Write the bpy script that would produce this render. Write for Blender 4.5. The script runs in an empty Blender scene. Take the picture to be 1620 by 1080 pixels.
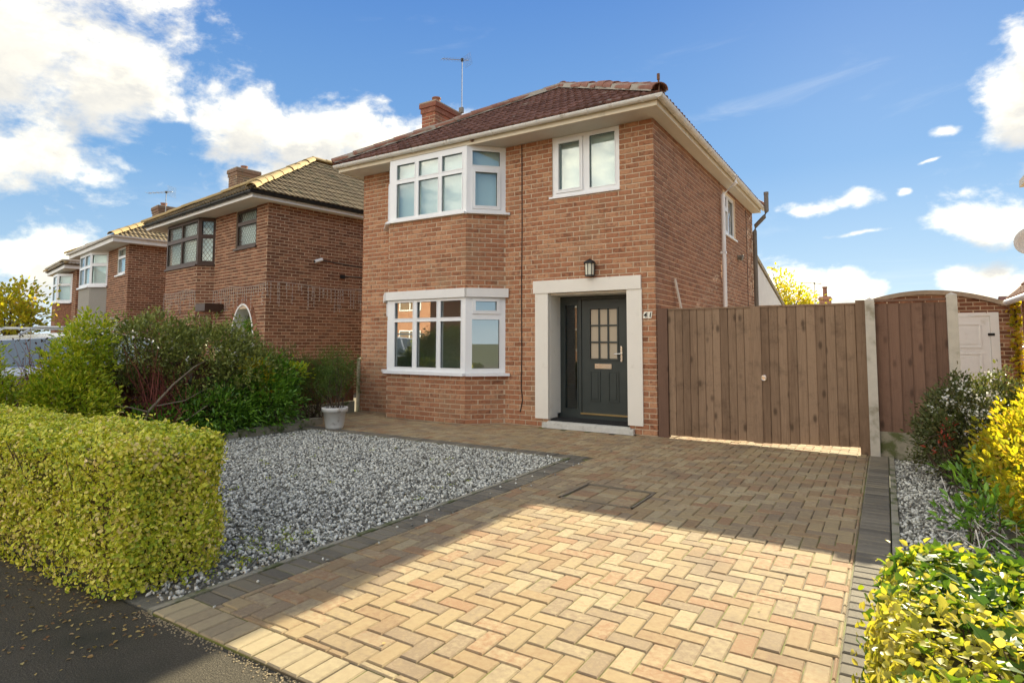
import bpy, bmesh, math, random
import numpy as np
from mathutils import Vector, Matrix

random.seed(11)
rng = np.random.default_rng(11)
scene = bpy.context.scene
COL = scene.collection
R = math.radians

# ------------------------------------------------------------------ camera
CAM = np.array([2.9366, -8.8189, 1.3994])
F_PX, CY_PX = 944.6, 474.43                     # in pixels of a 1620 x 1080 frame
YAW, PITCH, ROLL = .5579, .0709, .0016
cf = np.array([-math.sin(YAW) * math.cos(PITCH), math.cos(YAW) * math.cos(PITCH), math.sin(PITCH)])
cr = np.array([math.cos(YAW), math.sin(YAW), 0.])
cu = np.cross(cr, cf)
cr, cu = math.cos(ROLL) * cr + math.sin(ROLL) * cu, -math.sin(ROLL) * cr + math.cos(ROLL) * cu
cam_d = bpy.data.cameras.new('camera')
cam = bpy.data.objects.new('camera', cam_d)
COL.objects.link(cam)
cam.matrix_world = Matrix(((cr[0], cu[0], -cf[0], CAM[0]), (cr[1], cu[1], -cf[1], CAM[1]),
                           (cr[2], cu[2], -cf[2], CAM[2]), (0, 0, 0, 1)))
cam_d.sensor_width = 36
cam_d.lens = F_PX / 1620 * 36
cam_d.shift_y = (CY_PX - 540) / 1620
cam_d.clip_start = .05
cam_d.clip_end = 2000
scene.camera = cam

# ------------------------------------------------------------------ world, sun, exposure
SUN_EL, SUN_STR, SKY_STR = 24.3, 4.5, .12
EXPOSURE = 1.72
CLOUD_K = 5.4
scene.view_settings.view_transform = 'Standard'
scene.view_settings.look = 'None'
scene.view_settings.exposure = EXPOSURE
scene.view_settings.gamma = 1
scene.view_settings.use_curve_mapping = False
world = bpy.data.worlds.new('World')
scene.world = world
world.use_nodes = True
world.cycles.sampling_method = 'MANUAL'
world.cycles.sample_map_resolution = 1024


class NT:
    """small helper for building node trees"""
    def __init__(s, t):
        s.t = t
        s.n, s.l = t.nodes, t.links

    def new(s, typ, ins=None, **kw):
        n = s.n.new(typ)
        for k, v in kw.items():
            setattr(n, k, v)
        for k, v in (ins or {}).items():
            s.put(n.inputs[k], v)
        return n

    def put(s, sock, v):
        if isinstance(v, bpy.types.NodeSocket):
            s.l.new(v, sock)
        else:
            if hasattr(sock.default_value, '__len__') and len(sock.default_value) == 4 and len(v) == 3:
                v = (*v, 1)
            sock.default_value = v

    def m(s, op, a, b=0., c=None, clamp=False):
        n = s.new('ShaderNodeMath', {0: a, 1: b}, operation=op, use_clamp=clamp)
        if c is not None:
            s.put(n.inputs[2], c)
        return n.outputs[0]

    def vm(s, op, a, b=(0, 0, 0)):
        n = s.new('ShaderNodeVectorMath', {0: a, 1: b}, operation=op)
        return n.outputs['Value'] if op in ('LENGTH', 'DOT_PRODUCT') else n.outputs[0]

    def mix(s, f, a, b, mode='MIX'):
        n = s.new('ShaderNodeMix', data_type='RGBA', blend_type=mode)
        s.put(n.inputs[0], f)
        s.put(n.inputs[6], a)
        s.put(n.inputs[7], b)
        return n.outputs[2]

    def step(s, v, lo, hi):
        return s.new('ShaderNodeMapRange', {0: v, 1: lo, 2: hi, 3: 0., 4: 1.}, interpolation_type='SMOOTHSTEP').outputs[0]

    def noise(s, vec, scale, detail=4., rough=.55, dist=0.):
        n = s.new('ShaderNodeTexNoise', {'Scale': scale, 'Detail': detail, 'Roughness': rough, 'Distortion': dist})
        if vec is not None:
            s.l.new(vec, n.inputs['Vector'])
        return n.outputs['Fac']

    def ramp(s, v, stops, interp='LINEAR'):
        n = s.new('ShaderNodeValToRGB', {0: v})
        cr_ = n.color_ramp
        cr_.interpolation = interp
        while len(cr_.elements) < len(stops):
            cr_.elements.new(.5)
        for e, (p, c) in zip(cr_.elements, stops):
            e.position = p
            e.color = (*c, 1)
        return n.outputs[0]


def build_world():
    world.node_tree.nodes.clear()
    t = NT(world.node_tree)
    sky = t.new('ShaderNodeTexSky', sky_type='NISHITA', sun_disc=False, sun_elevation=R(SUN_EL), sun_rotation=0.,
                air_density=1.0, dust_density=.15, ozone_density=2.2, altitude=0)
    d = t.vm('NORMALIZE', t.new('ShaderNodeTexCoord').outputs['Generated'])
    # cloud banks: azimuth, elevation, half widths in degrees
    blobs = [(-76, 22, 13, 8.5, 1.1), (-66.5, 20, 6.5, 5, 1.05), (-73, 13.4, 10, 4.5, .9), (-74, 28, 14, 6, 1),
             (-56.5, 18.6, 5.2, 4.6, 1), (-51, 18.0, 7, 4.0, 1), (-45, 18, 6, 4.2, 1), (-39, 17, 6, 5, 1), (-53, 13.5, 7, 3.5, .9),
             (-70, 5.8, 5.5, 3.4, 1), (-65, 3.6, 6, 3.0, .9), (-77, 5, 8, 4, 1), (-58, 9, 5, 1.5, .6),
             (9.5, 17, 3.4, 4.6, 1), (11, 20.3, 3.2, 3, 1), (5.0, 16.4, 2.0, .9, .6), (7.0, 9.0, 4.8, 1.9, .9),
             (-4.7, 11.5, 2.4, 1.1, .9), (-1.8, 12.0, 2.8, 1.1, .85), (1.8, 12.2, 1.2, .6, .7), (-1, 8.8, 3.2, .5, .6),
             (-7, 4.6, 4.2, 2.2, 1.05), (-3.0, 4.4, 3.0, 2.0, 1.0), (6.4, 4.4, 3.5, 1.8, .9), (4, 14.5, 2, .4, .45), (2, 3.2, 3, 1.0, .6)]
    # rest of the sky: larger unseen cloud banks, added densely to raise ambient light
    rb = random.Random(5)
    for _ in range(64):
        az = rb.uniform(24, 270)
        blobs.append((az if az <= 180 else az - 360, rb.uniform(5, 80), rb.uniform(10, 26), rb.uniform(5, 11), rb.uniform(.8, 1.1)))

    def density(direc):
        sp = t.new('ShaderNodeSeparateXYZ', {0: direc})
        az = t.m('ARCTAN2', sp.outputs[0], sp.outputs[1])
        el = t.m('ARCSINE', sp.outputs[2])
        wob = t.new('ShaderNodeTexNoise', {'Vector': direc, 'Scale': 9., 'Detail': 3.}).outputs['Color']
        p = t.vm('ADD', t.new('ShaderNodeCombineXYZ', {0: az, 1: el}).outputs[0],
                 t.vm('MULTIPLY', t.vm('SUBTRACT', wob, (.5, .5, .5)), (.10, .05, 0)))
        fld = None
        for a, e, w, h, k in blobs:
            q = t.vm('MULTIPLY', t.vm('SUBTRACT', p, (R(a), R(e), 0)), (1 / R(w), 1 / R(h), 0))
            v = t.m('SUBTRACT', k, t.vm('LENGTH', q))
            fld = v if fld is None else t.m('MAXIMUM', fld, v)
        sc = t.vm('MULTIPLY', direc, (1, 1, 1.7))
        n1 = t.noise(sc, 8.5, 9., .62, .25)
        n2 = t.noise(sc, 26., 6., .6)
        f = t.m('ADD', t.m('MULTIPLY', fld, .95), t.m('ADD', t.m('MULTIPLY', t.m('SUBTRACT', n1, .5), 2.1),
                                                    t.m('MULTIPLY', t.m('SUBTRACT', n2, .5), .75)))
        return t.step(f, -.04, .70), n1, el
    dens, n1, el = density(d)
    up = t.vm('NORMALIZE', t.vm('ADD', d, (0, .01, .045)))
    dens_up, _, _ = density(up)
    thin = t.m('MULTIPLY', t.step(t.noise(t.vm('MULTIPLY', d, (1, 1, 5)), 3.2, 7., .6, .6), .58, .82), .12)
    cover = t.m('MAXIMUM', dens, thin)
    shade = t.m('MULTIPLY', dens_up, t.m('MULTIPLY_ADD', n1, 1.3, .12), clamp=True)
    # boost for unseen clouds opposite the sun, added as fill on the shaded front
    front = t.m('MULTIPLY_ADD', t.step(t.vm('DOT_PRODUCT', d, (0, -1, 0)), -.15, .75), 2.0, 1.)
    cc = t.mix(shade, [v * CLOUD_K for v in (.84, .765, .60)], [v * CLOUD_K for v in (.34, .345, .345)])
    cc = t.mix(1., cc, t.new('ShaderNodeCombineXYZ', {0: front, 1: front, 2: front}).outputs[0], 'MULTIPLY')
    grad = t.ramp(t.m('DIVIDE', el, 1.571, clamp=True), [(0, (.36, .44, .50)), (.055, (.20, .295, .385)), (.17, (.090, .192, .34)), (.34, (.044, .120, .295)), (1, (.032, .085, .21))])
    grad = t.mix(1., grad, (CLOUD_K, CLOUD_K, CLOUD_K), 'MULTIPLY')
    skyc = t.mix(.95, sky.outputs[0], grad)
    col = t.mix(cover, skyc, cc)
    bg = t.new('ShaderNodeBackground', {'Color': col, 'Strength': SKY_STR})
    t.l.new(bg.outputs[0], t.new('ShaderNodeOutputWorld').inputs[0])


build_world()
sun_d = bpy.data.lights.new('sun', 'SUN')
sun_d.energy = SUN_STR
sun_d.angle = R(.5)
sun_d.color = (1, .895, .645)
sun = bpy.data.objects.new('sun', sun_d)
COL.objects.link(sun)
to_sun = Vector((.004, math.cos(R(SUN_EL)), math.sin(R(SUN_EL))))
sun.rotation_euler = to_sun.to_track_quat('Z', 'Y').to_euler()
sun.location = (0, 20, 20)

# ------------------------------------------------------------------ helpers
WL = {}                                         # world position of each object's origin


class B:
    """collects geometry for one mesh"""
    def __init__(s):
        s.v, s.f = [], []

    def add(s, vs, fs):
        o = len(s.v)
        s.v += [tuple(map(float, p)) for p in vs]
        s.f += [tuple(i + o for i in q) for q in fs]
        return s

    def quad(s, a, b, c, d):
        return s.add([a, b, c, d], [(0, 1, 2, 3)])

    def box(s, x0, x1, y0, y1, z0, z1):
        return s.add([(x0, y0, z0), (x1, y0, z0), (x1, y1, z0), (x0, y1, z0), (x0, y0, z1), (x1, y0, z1), (x1, y1, z1), (x0, y1, z1)],
                     [(0, 3, 2, 1), (4, 5, 6, 7), (0, 1, 5, 4), (1, 2, 6, 5), (2, 3, 7, 6), (3, 0, 4, 7)])

    def obox(s, o, u, v, w):
        o, u, v, w = map(np.array, (o, u, v, w))
        p = [o, o + u, o + u + v, o + v, o + w, o + u + w, o + u + v + w, o + v + w]
        return s.add(p, [(0, 3, 2, 1), (4, 5, 6, 7), (0, 1, 5, 4), (1, 2, 6, 5), (2, 3, 7, 6), (3, 0, 4, 7)])

    def prism(s, poly, w):
        """closed polygon (3-D points) extruded along vector w"""
        n = len(poly)
        p = [np.array(q, float) for q in poly]
        q = [a + np.array(w, float) for a in p]
        return s.add(p + q, [tuple(range(n))[::-1], tuple(range(n, 2 * n))] + [(i, (i + 1) % n, (i + 1) % n + n, i + n) for i in range(n)])

    def tube(s, pts, r, n=8, cap=True):
        pts = [np.array(p, float) for p in pts]
        rs = r if hasattr(r, '__len__') else [r] * len(pts)
        rings = []
        for i, p in enumerate(pts):
            a = pts[max(i - 1, 0)]
            b = pts[min(i + 1, len(pts) - 1)]
            t = b - a
            t = t / (np.linalg.norm(t) + 1e-9)
            k = np.array([0, 0, 1.]) if abs(t[2]) < .9 else np.array([1., 0, 0])
            e1 = np.cross(t, k)
            e1 /= np.linalg.norm(e1)
            e2 = np.cross(t, e1)
            rings.append([p + rs[i] * (math.cos(2 * math.pi * j / n) * e1 + math.sin(2 * math.pi * j / n) * e2) for j in range(n)])
        fs = []
        for i in range(len(pts) - 1):
            for j in range(n):
                fs.append((i * n + j, i * n + (j + 1) % n, (i + 1) * n + (j + 1) % n, (i + 1) * n + j))
        if cap:
            fs += [tuple(range(n))[::-1], tuple(range((len(pts) - 1) * n, len(pts) * n))]
        return s.add([q for r_ in rings for q in r_], fs)

    def lathe(s, c, prof, n=20):
        """prof: (radius, z) pairs turned about the vertical through c"""
        vs, fs = [], []
        for r, z in prof:
            for j in range(n):
                a = 2 * math.pi * j / n
                vs.append((c[0] + r * math.cos(a), c[1] + r * math.sin(a), c[2] + z))
        for i in range(len(prof) - 1):
            for j in range(n):
                fs.append((i * n + j, i * n + (j + 1) % n, (i + 1) * n + (j + 1) % n, (i + 1) * n + j))
        return s.add(vs, fs)

    def plate(s, O, u, rect, holes, n0, n1, back=False, outer=True):
        """upright plate with rectangular holes: origin O, direction u along it, outward normal (u.y,-u.x)"""
        O = np.array(O, float)
        U = np.array([u[0], u[1], 0.])
        N = np.array([u[1], -u[0], 0.])
        P = lambda a, z, n: O + U * a + N * n + np.array([0, 0, z])
        u0, u1, z0, z1 = rect
        hs = [(max(a, u0), min(b, u1), max(c, z0), min(d, z1)) for a, b, c, d in holes]
        hs = [h for h in hs if h[1] > h[0] and h[3] > h[2]]
        us = sorted({u0, u1, *[h[0] for h in hs], *[h[1] for h in hs]})
        zs = sorted({z0, z1, *[h[2] for h in hs], *[h[3] for h in hs]})
        for a, b in zip(us, us[1:]):
            for c, d in zip(zs, zs[1:]):
                m, k = (a + b) / 2, (c + d) / 2
                if any(h[0] < m < h[1] and h[2] < k < h[3] for h in hs):
                    continue
                s.quad(P(a, c, n1), P(b, c, n1), P(b, d, n1), P(a, d, n1))
                if back:
                    s.quad(P(b, c, n0), P(a, c, n0), P(a, d, n0), P(b, d, n0))
        for a, b, c, d in hs:
            if a > u0: s.quad(P(a, c, n1), P(a, d, n1), P(a, d, n0), P(a, c, n0))
            if b < u1: s.quad(P(b, d, n1), P(b, c, n1), P(b, c, n0), P(b, d, n0))
            if d < z1: s.quad(P(a, d, n1), P(b, d, n1), P(b, d, n0), P(a, d, n0))
            if c > z0: s.quad(P(b, c, n1), P(a, c, n1), P(a, c, n0), P(b, c, n0))
        if outer:
            s.quad(P(u0, z0, n0), P(u0, z0, n1), P(u0, z1, n1), P(u0, z1, n0))
            s.quad(P(u1, z0, n1), P(u1, z0, n0), P(u1, z1, n0), P(u1, z1, n1))
            s.quad(P(u0, z1, n1), P(u1, z1, n1), P(u1, z1, n0), P(u0, z1, n0))
            s.quad(P(u0, z0, n0), P(u1, z0, n0), P(u1, z0, n1), P(u0, z0, n1))
        return s


def raw_mesh(name, v, f):
    me = bpy.data.meshes.new(name)
    me.from_pydata(v, [], f)
    me.update()
    return me


def link(name, data, mat=None, parent=None, wloc=(0, 0, 0)):
    o = bpy.data.objects.new(name, data)
    COL.objects.link(o)
    if mat is not None and data is not None and not data.materials:
        data.materials.append(mat)
    base = WL[parent.name] if parent else np.zeros(3)
    if parent:
        o.parent = parent
    o.location = np.array(wloc, float) - base
    WL[o.name] = np.array(wloc, float)
    return o


def obj(name, b, mat, parent=None, smooth=False, loc=None):
    """one mesh object from world-space geometry; its origin sits on its parent's origin (or at loc)"""
    base = np.array(loc, float) if loc is not None else (WL[parent.name] if parent else np.zeros(3))
    v = np.array(b.v) - base
    me = raw_mesh(name, v.tolist(), b.f)
    if smooth:
        me.polygons.foreach_set('use_smooth', [True] * len(me.polygons))
    return link(name, me, mat, parent, base)


def np_obj(name, verts, faces_n, mat, parent=None, smooth=False):
    """mesh from numpy arrays: verts (N,3), faces_n (M,k) with one polygon size"""
    base = WL[parent.name] if parent else np.zeros(3)
    me = bpy.data.meshes.new(name)
    v = (verts - base).astype(np.float32)
    k = faces_n.shape[1]
    me.vertices.add(len(v))
    me.vertices.foreach_set('co', v.ravel())
    me.loops.add(faces_n.size)
    me.loops.foreach_set('vertex_index', faces_n.ravel().astype(np.int32))
    me.polygons.add(len(faces_n))
    me.polygons.foreach_set('loop_start', np.arange(len(faces_n), dtype=np.int32) * k)
    if smooth:
        me.polygons.foreach_set('use_smooth', np.ones(len(faces_n), dtype=bool))
    me.update(calc_edges=True)
    return link(name, me, mat, parent, base)


def tag(o, label=None, cat=None, group=None, kind=None):
    if label: o['label'] = label
    if cat: o['category'] = cat
    if group: o['group'] = group
    if kind: o['kind'] = kind
    return o


def thing(name, label, cat, loc, group=None):
    o = bpy.data.objects.new(name, None)
    o.empty_display_size = .2
    COL.objects.link(o)
    o.location = loc
    WL[o.name] = np.array(loc, float)
    return tag(o, label, cat, group)


def px_area(p, n, area):
    """projected size (pixels of the 1620 frame) of a flat piece at p with normal n; 0 when unseen"""
    d = np.asarray(p, float) - CAM
    z = d @ cf
    if z < .3: return 0.
    x, y = 810 + F_PX * (d @ cr) / z, CY_PX - F_PX * (d @ cu) / z
    if not (-10 < x < 1630 and -10 < y < 1090): return 0.
    L = np.linalg.norm(d)
    c = -(d @ np.asarray(n)) / L
    return max(0., c) * area * F_PX ** 2 / z ** 2


# ------------------------------------------------------------------ materials
def mat(name, stops, nscale=6., nfac=.4, rnd=False, rough=.85, bump=.0, bscale=80., spec=.3, stretch=(1, 1, 1),
        metal=0., dirt=None, coord='pos', detail=5.):
    m = bpy.data.materials.new(name)
    m.use_nodes = True
    m.node_tree.nodes.clear()
    t = NT(m.node_tree)
    geo = t.new('ShaderNodeNewGeometry')
    pos = geo.outputs['Position'] if coord == 'pos' else t.new('ShaderNodeTexCoord').outputs['Object']
    if stretch != (1, 1, 1):
        pos = t.vm('MULTIPLY', pos, stretch)
    if rnd:
        oi = t.new('ShaderNodeObjectInfo')
        rv = t.m('FRACT', t.m('ADD', geo.outputs['Random Per Island'], t.m('MULTIPLY', oi.outputs['Random'], 7.31)))
        pos2 = t.vm('ADD', pos, t.new('ShaderNodeCombineXYZ', {0: t.m('MULTIPLY', rv, 37.), 1: t.m('MULTIPLY', rv, 11.)}).outputs[0])
    else:
        rv, pos2 = .5, pos
    n = t.noise(pos2, nscale, detail, .6)
    n = t.m('MULTIPLY_ADD', t.m('SUBTRACT', n, .5), 1.7, .5)
    v = t.m('ADD', t.m('MULTIPLY', rv, 1 - nfac) if rnd else .5 * (1 - nfac), t.m('MULTIPLY', n, nfac), clamp=True)
    col = t.ramp(v, [(i / max(1, len(stops) - 1), c) for i, c in enumerate(stops)] if not isinstance(stops[0][0], float) or len(stops[0]) == 3 else stops)
    if dirt:
        dc, ds, lo, hi = dirt
        col = t.mix(t.step(t.noise(geo.outputs['Position'], ds, 6., .6), lo, hi), col, dc)
    b = t.new('ShaderNodeBsdfPrincipled', {'Base Color': col, 'Roughness': rough, 'Metallic': metal, 'Specular IOR Level': spec})
    if bump:
        h = t.noise(pos2, bscale, 4., .65)
        t.l.new(t.new('ShaderNodeBump', {'Strength': bump, 'Distance': .01, 'Height': h}).outputs[0], b.inputs['Normal'])
    t.l.new(b.outputs[0], t.new('ShaderNodeOutputMaterial').inputs[0])
    return m


def leaf_mat(name, stops, trans=.45, rough=.38, spec=.4, tint=(1.15, 1.1, .5)):
    m = bpy.data.materials.new(name)
    m.use_nodes = True
    m.node_tree.nodes.clear()
    t = NT(m.node_tree)
    geo = t.new('ShaderNodeNewGeometry')
    oi = t.new('ShaderNodeObjectInfo')
    rv = t.m('FRACT', t.m('ADD', geo.outputs['Random Per Island'], t.m('MULTIPLY', oi.outputs['Random'], 7.31)))
    patch = t.noise(geo.outputs['Position'], 3.2, 4., .6)
    v = t.m('ADD', t.m('MULTIPLY', rv, .68), t.m('MULTIPLY', t.m('MULTIPLY_ADD', t.m('SUBTRACT', patch, .5), 2.2, .5), .32), clamp=True)
    col = t.ramp(v, [(i / (len(stops) - 1), c) for i, c in enumerate(stops)])
    fine = t.noise(geo.outputs['Position'], 90., 2.)
    col = t.mix(t.m('MULTIPLY', fine, .18), col, t.mix(1., col, (.55, .6, .5), 'MULTIPLY'))
    b = t.new('ShaderNodeBsdfPrincipled', {'Base Color': col, 'Roughness': rough, 'Specular IOR Level': spec})
    tr = t.new('ShaderNodeBsdfTranslucent', {'Color': t.mix(1., col, tint, 'MULTIPLY')})
    mx = t.new('ShaderNodeMixShader', {0: trans, 1: b.outputs[0], 2: tr.outputs[0]})
    t.l.new(mx.outputs[0], t.new('ShaderNodeOutputMaterial').inputs[0])
    return m


def glass_mat(name, ior=1.9, tint=(.9, .95, .93), frost=None):
    m = bpy.data.materials.new(name)
    m.use_nodes = True
    m.node_tree.nodes.clear()
    t = NT(m.node_tree)
    geo = t.new('ShaderNodeNewGeometry')
    bump = t.new('ShaderNodeBump', {'Strength': .02, 'Distance': .02, 'Height': t.noise(geo.outputs['Position'], 1.3, 2.)})
    gl = t.new('ShaderNodeBsdfGlossy', {'Roughness': .0 if not frost else .25, 'Color': (1, 1, 1, 1)})
    t.l.new(bump.outputs[0], gl.inputs['Normal'])
    if frost:
        un = t.new('ShaderNodeBsdfDiffuse', {'Color': frost})
    else:
        un = t.new('ShaderNodeBsdfTransparent', {'Color': tint})
    cosv = t.m('ABSOLUTE', t.vm('DOT_PRODUCT', geo.outputs['Normal'], geo.outputs['Incoming']))
    f0 = ((ior - 1) / (ior + 1)) ** 2
    fr = t.m('MULTIPLY_ADD', t.m('POWER', t.m('SUBTRACT', 1., cosv), 5.), 1 - f0, f0, clamp=True)
    mx = t.new('ShaderNodeMixShader', {0: fr, 1: un.outputs[0], 2: gl.outputs[0]})
    t.l.new(mx.outputs[0], t.new('ShaderNodeOutputMaterial').inputs[0])
    return m


def wood_mat(name, stops, dark):
    m = bpy.data.materials.new(name)
    m.use_nodes = True
    m.node_tree.nodes.clear()
    t = NT(m.node_tree)
    geo = t.new('ShaderNodeNewGeometry')
    oi = t.new('ShaderNodeObjectInfo')
    rv = t.m('FRACT', t.m('ADD', geo.outputs['Random Per Island'], t.m('MULTIPLY', oi.outputs['Random'], 7.31)))
    off = t.new('ShaderNodeCombineXYZ', {0: t.m('MULTIPLY', rv, 31.), 2: t.m('MULTIPLY', rv, 17.)}).outputs[0]
    p = t.vm('ADD', geo.outputs['Position'], off)
    grain = t.noise(t.vm('MULTIPLY', p, (38, 38, 1.7)), 1., 7., .70, 1.8)
    broad = t.noise(t.vm('MULTIPLY', p, (5, 5, .8)), 1., 3.)
    v = t.m('ADD', t.m('MULTIPLY', rv, .35), t.m('ADD', t.m('MULTIPLY', t.m('MULTIPLY_ADD', t.m('SUBTRACT', grain, .5), 1.8, .5), .42), t.m('MULTIPLY', broad, .23)), clamp=True)
    col = t.ramp(v, [(i / (len(stops) - 1), c) for i, c in enumerate(stops)])
    vo = t.new('ShaderNodeTexVoronoi', {'Vector': t.vm('MULTIPLY', p, (7, 7, 3.2)), 'Scale': 1., 'Randomness': 1.})
    knot = t.m('SUBTRACT', 1., t.step(vo.outputs['Distance'], .06, .26))
    col = t.mix(t.m('MULTIPLY', knot, .75), col, dark)
    col = t.mix(t.m('MULTIPLY', t.step(t.noise(geo.outputs['Position'], 3.4, 7., .75), .48, .74), .5), col, dark)
    b = t.new('ShaderNodeBsdfPrincipled', {'Base Color': col, 'Roughness': .8, 'Specular IOR Level': .2})
    t.l.new(t.new('ShaderNodeBump', {'Strength': .25, 'Distance': .006, 'Height': grain}).outputs[0], b.inputs['Normal'])
    t.l.new(b.outputs[0], t.new('ShaderNodeOutputMaterial').inputs[0])
    return m


def brick_tex_mat(name, c1, c2, mortar, flip):
    """brickwork too far away to tell the bricks apart; flip: which horizontal axis runs along the wall"""
    m = bpy.data.materials.new(name)
    m.use_nodes = True
    m.node_tree.nodes.clear()
    t = NT(m.node_tree)
    sp = t.new('ShaderNodeSeparateXYZ', {0: t.new('ShaderNodeNewGeometry').outputs['Position']})
    vec = t.new('ShaderNodeCombineXYZ', {0: sp.outputs[1 if flip else 0], 1: sp.outputs[2]}).outputs[0]
    br = t.new('ShaderNodeTexBrick', {'Vector': vec, 'Color1': c1, 'Color2': c2, 'Mortar': mortar, 'Scale': 1., 'Mortar Size': .006,
                                      'Brick Width': .2286, 'Row Height': .0825})
    col = t.mix(t.m('MULTIPLY', t.noise(vec, 2.5), .5), br.outputs[0], t.mix(1., br.outputs[0], (.6, .55, .5), 'MULTIPLY'))
    b = t.new('ShaderNodeBsdfPrincipled', {'Base Color': col, 'Roughness': .9})
    t.l.new(b.outputs[0], t.new('ShaderNodeOutputMaterial').inputs[0])
    return m


M = {}
M['brick'] = mat('brick_front', [(.12, .056, .034), (.24, .098, .050), (.42, .185, .095), (.33, .14, .072), (.52, .27, .145), (.30, .135, .075), (.17, .075, .042)],
                 17., .42, True, .9, .6, 90., dirt=((.30, .205, .12), 1.3, .50, .82))
M['brick_chimney'] = mat('brick_chimney', [(.12, .05, .034), (.34, .115, .062), (.42, .16, .09), (.24, .09, .055), (.38, .19, .12)], 17., .42, True, .9, .6, 90., dirt=((.20, .15, .09), 2.4, .5, .75))
M['mortar'] = mat('mortar_front', [(.50, .385, .26), (.68, .54, .385)], 9., .8, bump=.3)
M['brick_side'] = mat('brick_side', [(.15, .08, .05), (.30, .145, .082), (.40, .205, .12), (.26, .13, .078), (.46, .255, .155)], 14., .3, True, .9, .3, 120.)
M['mortar_side'] = mat('mortar_side', [(.70, .54, .38), (.82, .66, .48)], 9., .8, bump=.3)
M['brick2'] = mat('brick_neighbour', [(.07, .034, .02), (.18, .076, .042), (.28, .122, .066), (.14, .060, .034), (.35, .17, .095), (.11, .048, .028)],
                  14., .3, True, .9, .3, 120.)
M['mortar2'] = mat('mortar_neighbour', [(.50, .37, .24), (.66, .51, .35)], 9., .8)
M['tile'] = mat('roof_tile_brown', [(.085, .046, .037), (.15, .078, .060), (.21, .11, .085), (.125, .066, .053)], 9., .45, True, .95, .35, 60., .08,
                dirt=((.30, .26, .20), 2.6, .60, .78))
M['tile2'] = mat('roof_tile_buff', [(.11, .080, .046), (.17, .125, .070), (.23, .17, .095), (.14, .10, .056)], 9., .45, True, .85, .35, 60.,
                 dirt=((.085, .08, .04), 2.6, .50, .74))
M['ridge'] = mat('ridge_tile_red', [(.20, .085, .06), (.28, .13, .085), (.34, .17, .11)], 8., .5, True, .85, .4, 50., dirt=((.34, .29, .22), 3., .54, .74))
M['brick_old'] = mat('weathered_brick', [(.09, .055, .038), (.20, .115, .075), (.26, .165, .11), (.15, .085, .055)], 17., .4, True, .9, .5, 90., dirt=((.16, .14, .10), 2.4, .48, .72))
M['ridge2'] = mat('ridge_tile_yellow', [(.34, .24, .10), (.46, .33, .15), (.40, .29, .13)], 8., .5, True, .85, .4, 50., dirt=((.22, .18, .09), 5., .58, .75))
M['cement'] = mat('lime_mortar', [(.30, .26, .20), (.46, .41, .33)], 20., .9, bump=.5)
M['felt'] = mat('roof_underlay', [(.03, .028, .026), (.05, .045, .04)])
M['cream'] = mat('cream_paint', [(.66, .57, .42), (.80, .71, .55)], 3., .7, rough=.55, dirt=((.42, .36, .27), 3.5, .56, .8))
M['soffit'] = mat('soffit_paint', [(.60, .56, .49), (.70, .65, .57)], 3., .7, rough=.6)
M['white'] = mat('white_paint', [(.74, .72, .68), (.82, .80, .76)], 2.5, .8, rough=.5, dirt=((.60, .56, .48), 4., .58, .8))
M['cream_masonry'] = mat('cream_masonry_paint', [(.76, .71, .62), (.84, .79, .69)], 2.5, .8, rough=.6, dirt=((.56, .50, .40), 4., .60, .85))
M['upvc'] = mat('white_plastic', [(.78, .78, .77), (.85, .85, .84)], 4., .8, rough=.3, spec=.5)
M['gutter_white'] = mat('weathered_white_gutter', [(.66, .63, .57), (.82, .80, .75)], 6., .9, rough=.5, dirt=((.46, .42, .34), 9., .55, .75))
M['brown_frame'] = mat('brown_window_frame', [(.050, .026, .016), (.080, .042, .026)], 9., .8, rough=.45)
M['black_plastic'] = mat('black_plastic', [(.012, .012, .012), (.025, .024, .023)], 5., .8, rough=.4)
M['grey_pipe'] = mat('grey_pipe', [(.13, .115, .095), (.20, .175, .145)], 5., .8, rough=.5)
M['door'] = mat('grey_green_door', [(.040, .048, .044), (.055, .064, .058)], 6., .8, rough=.4, bump=.08, bscale=120.)
M['chrome'] = mat('chrome', [(.75, .70, .60), (.85, .82, .76)], 9., .8, rough=.22, metal=1.)
M['brass'] = mat('brass', [(.62, .45, .20), (.75, .58, .30)], 9., .8, rough=.3, metal=1.)
M['steel'] = mat('galvanised_steel', [(.35, .36, .36), (.55, .56, .56)], 12., .8, rough=.45, metal=.8)
M['grey_mast'] = mat('dull_aluminium', [(.26, .27, .28), (.38, .39, .40)], 12., .8, rough=.7)
M['frame_metal'] = mat('dirty_frame_metal', [(.16, .13, .09), (.32, .27, .20)], 14., .9, rough=.6, metal=.3)
M['rust'] = mat('rusty_iron', [(.10, .05, .03), (.20, .10, .06)], 20., .9)
M['mat_black'] = mat('black_doormat', [(.012, .012, .012), (.035, .034, .032)], 150., .9, rough=1., bump=.6, bscale=300.)
M['stone'] = mat('step_stone', [(.52, .50, .45), (.68, .66, .60)], 14., .9, bump=.35, bscale=90., dirt=((.30, .27, .21), 6., .55, .75))
M['glass'] = glass_mat('window_glass', 1.95)
M['glass_lower'] = glass_mat('window_glass_front_room', 3.1)
M['glass2'] = glass_mat('window_glass_clear', 1.6)
M['frost'] = glass_mat('frosted_glass', 1.45, frost=(.50, .42, .31, 1))
M['pale_blind'] = mat('pale_blind', [(.68, .75, .76), (.76, .82, .83)], 2., .8)
M['lamp_glass'] = mat('lamp_glass', [(.62, .60, .46), (.74, .72, .58)], 8., .8, rough=.2)
M['room'] = mat('painted_plaster', [(.70, .67, .60), (.78, .75, .68)], 2., .8)
M['floor_in'] = mat('carpet', [(.34, .31, .27), (.44, .41, .36)], 40., .8)
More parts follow.
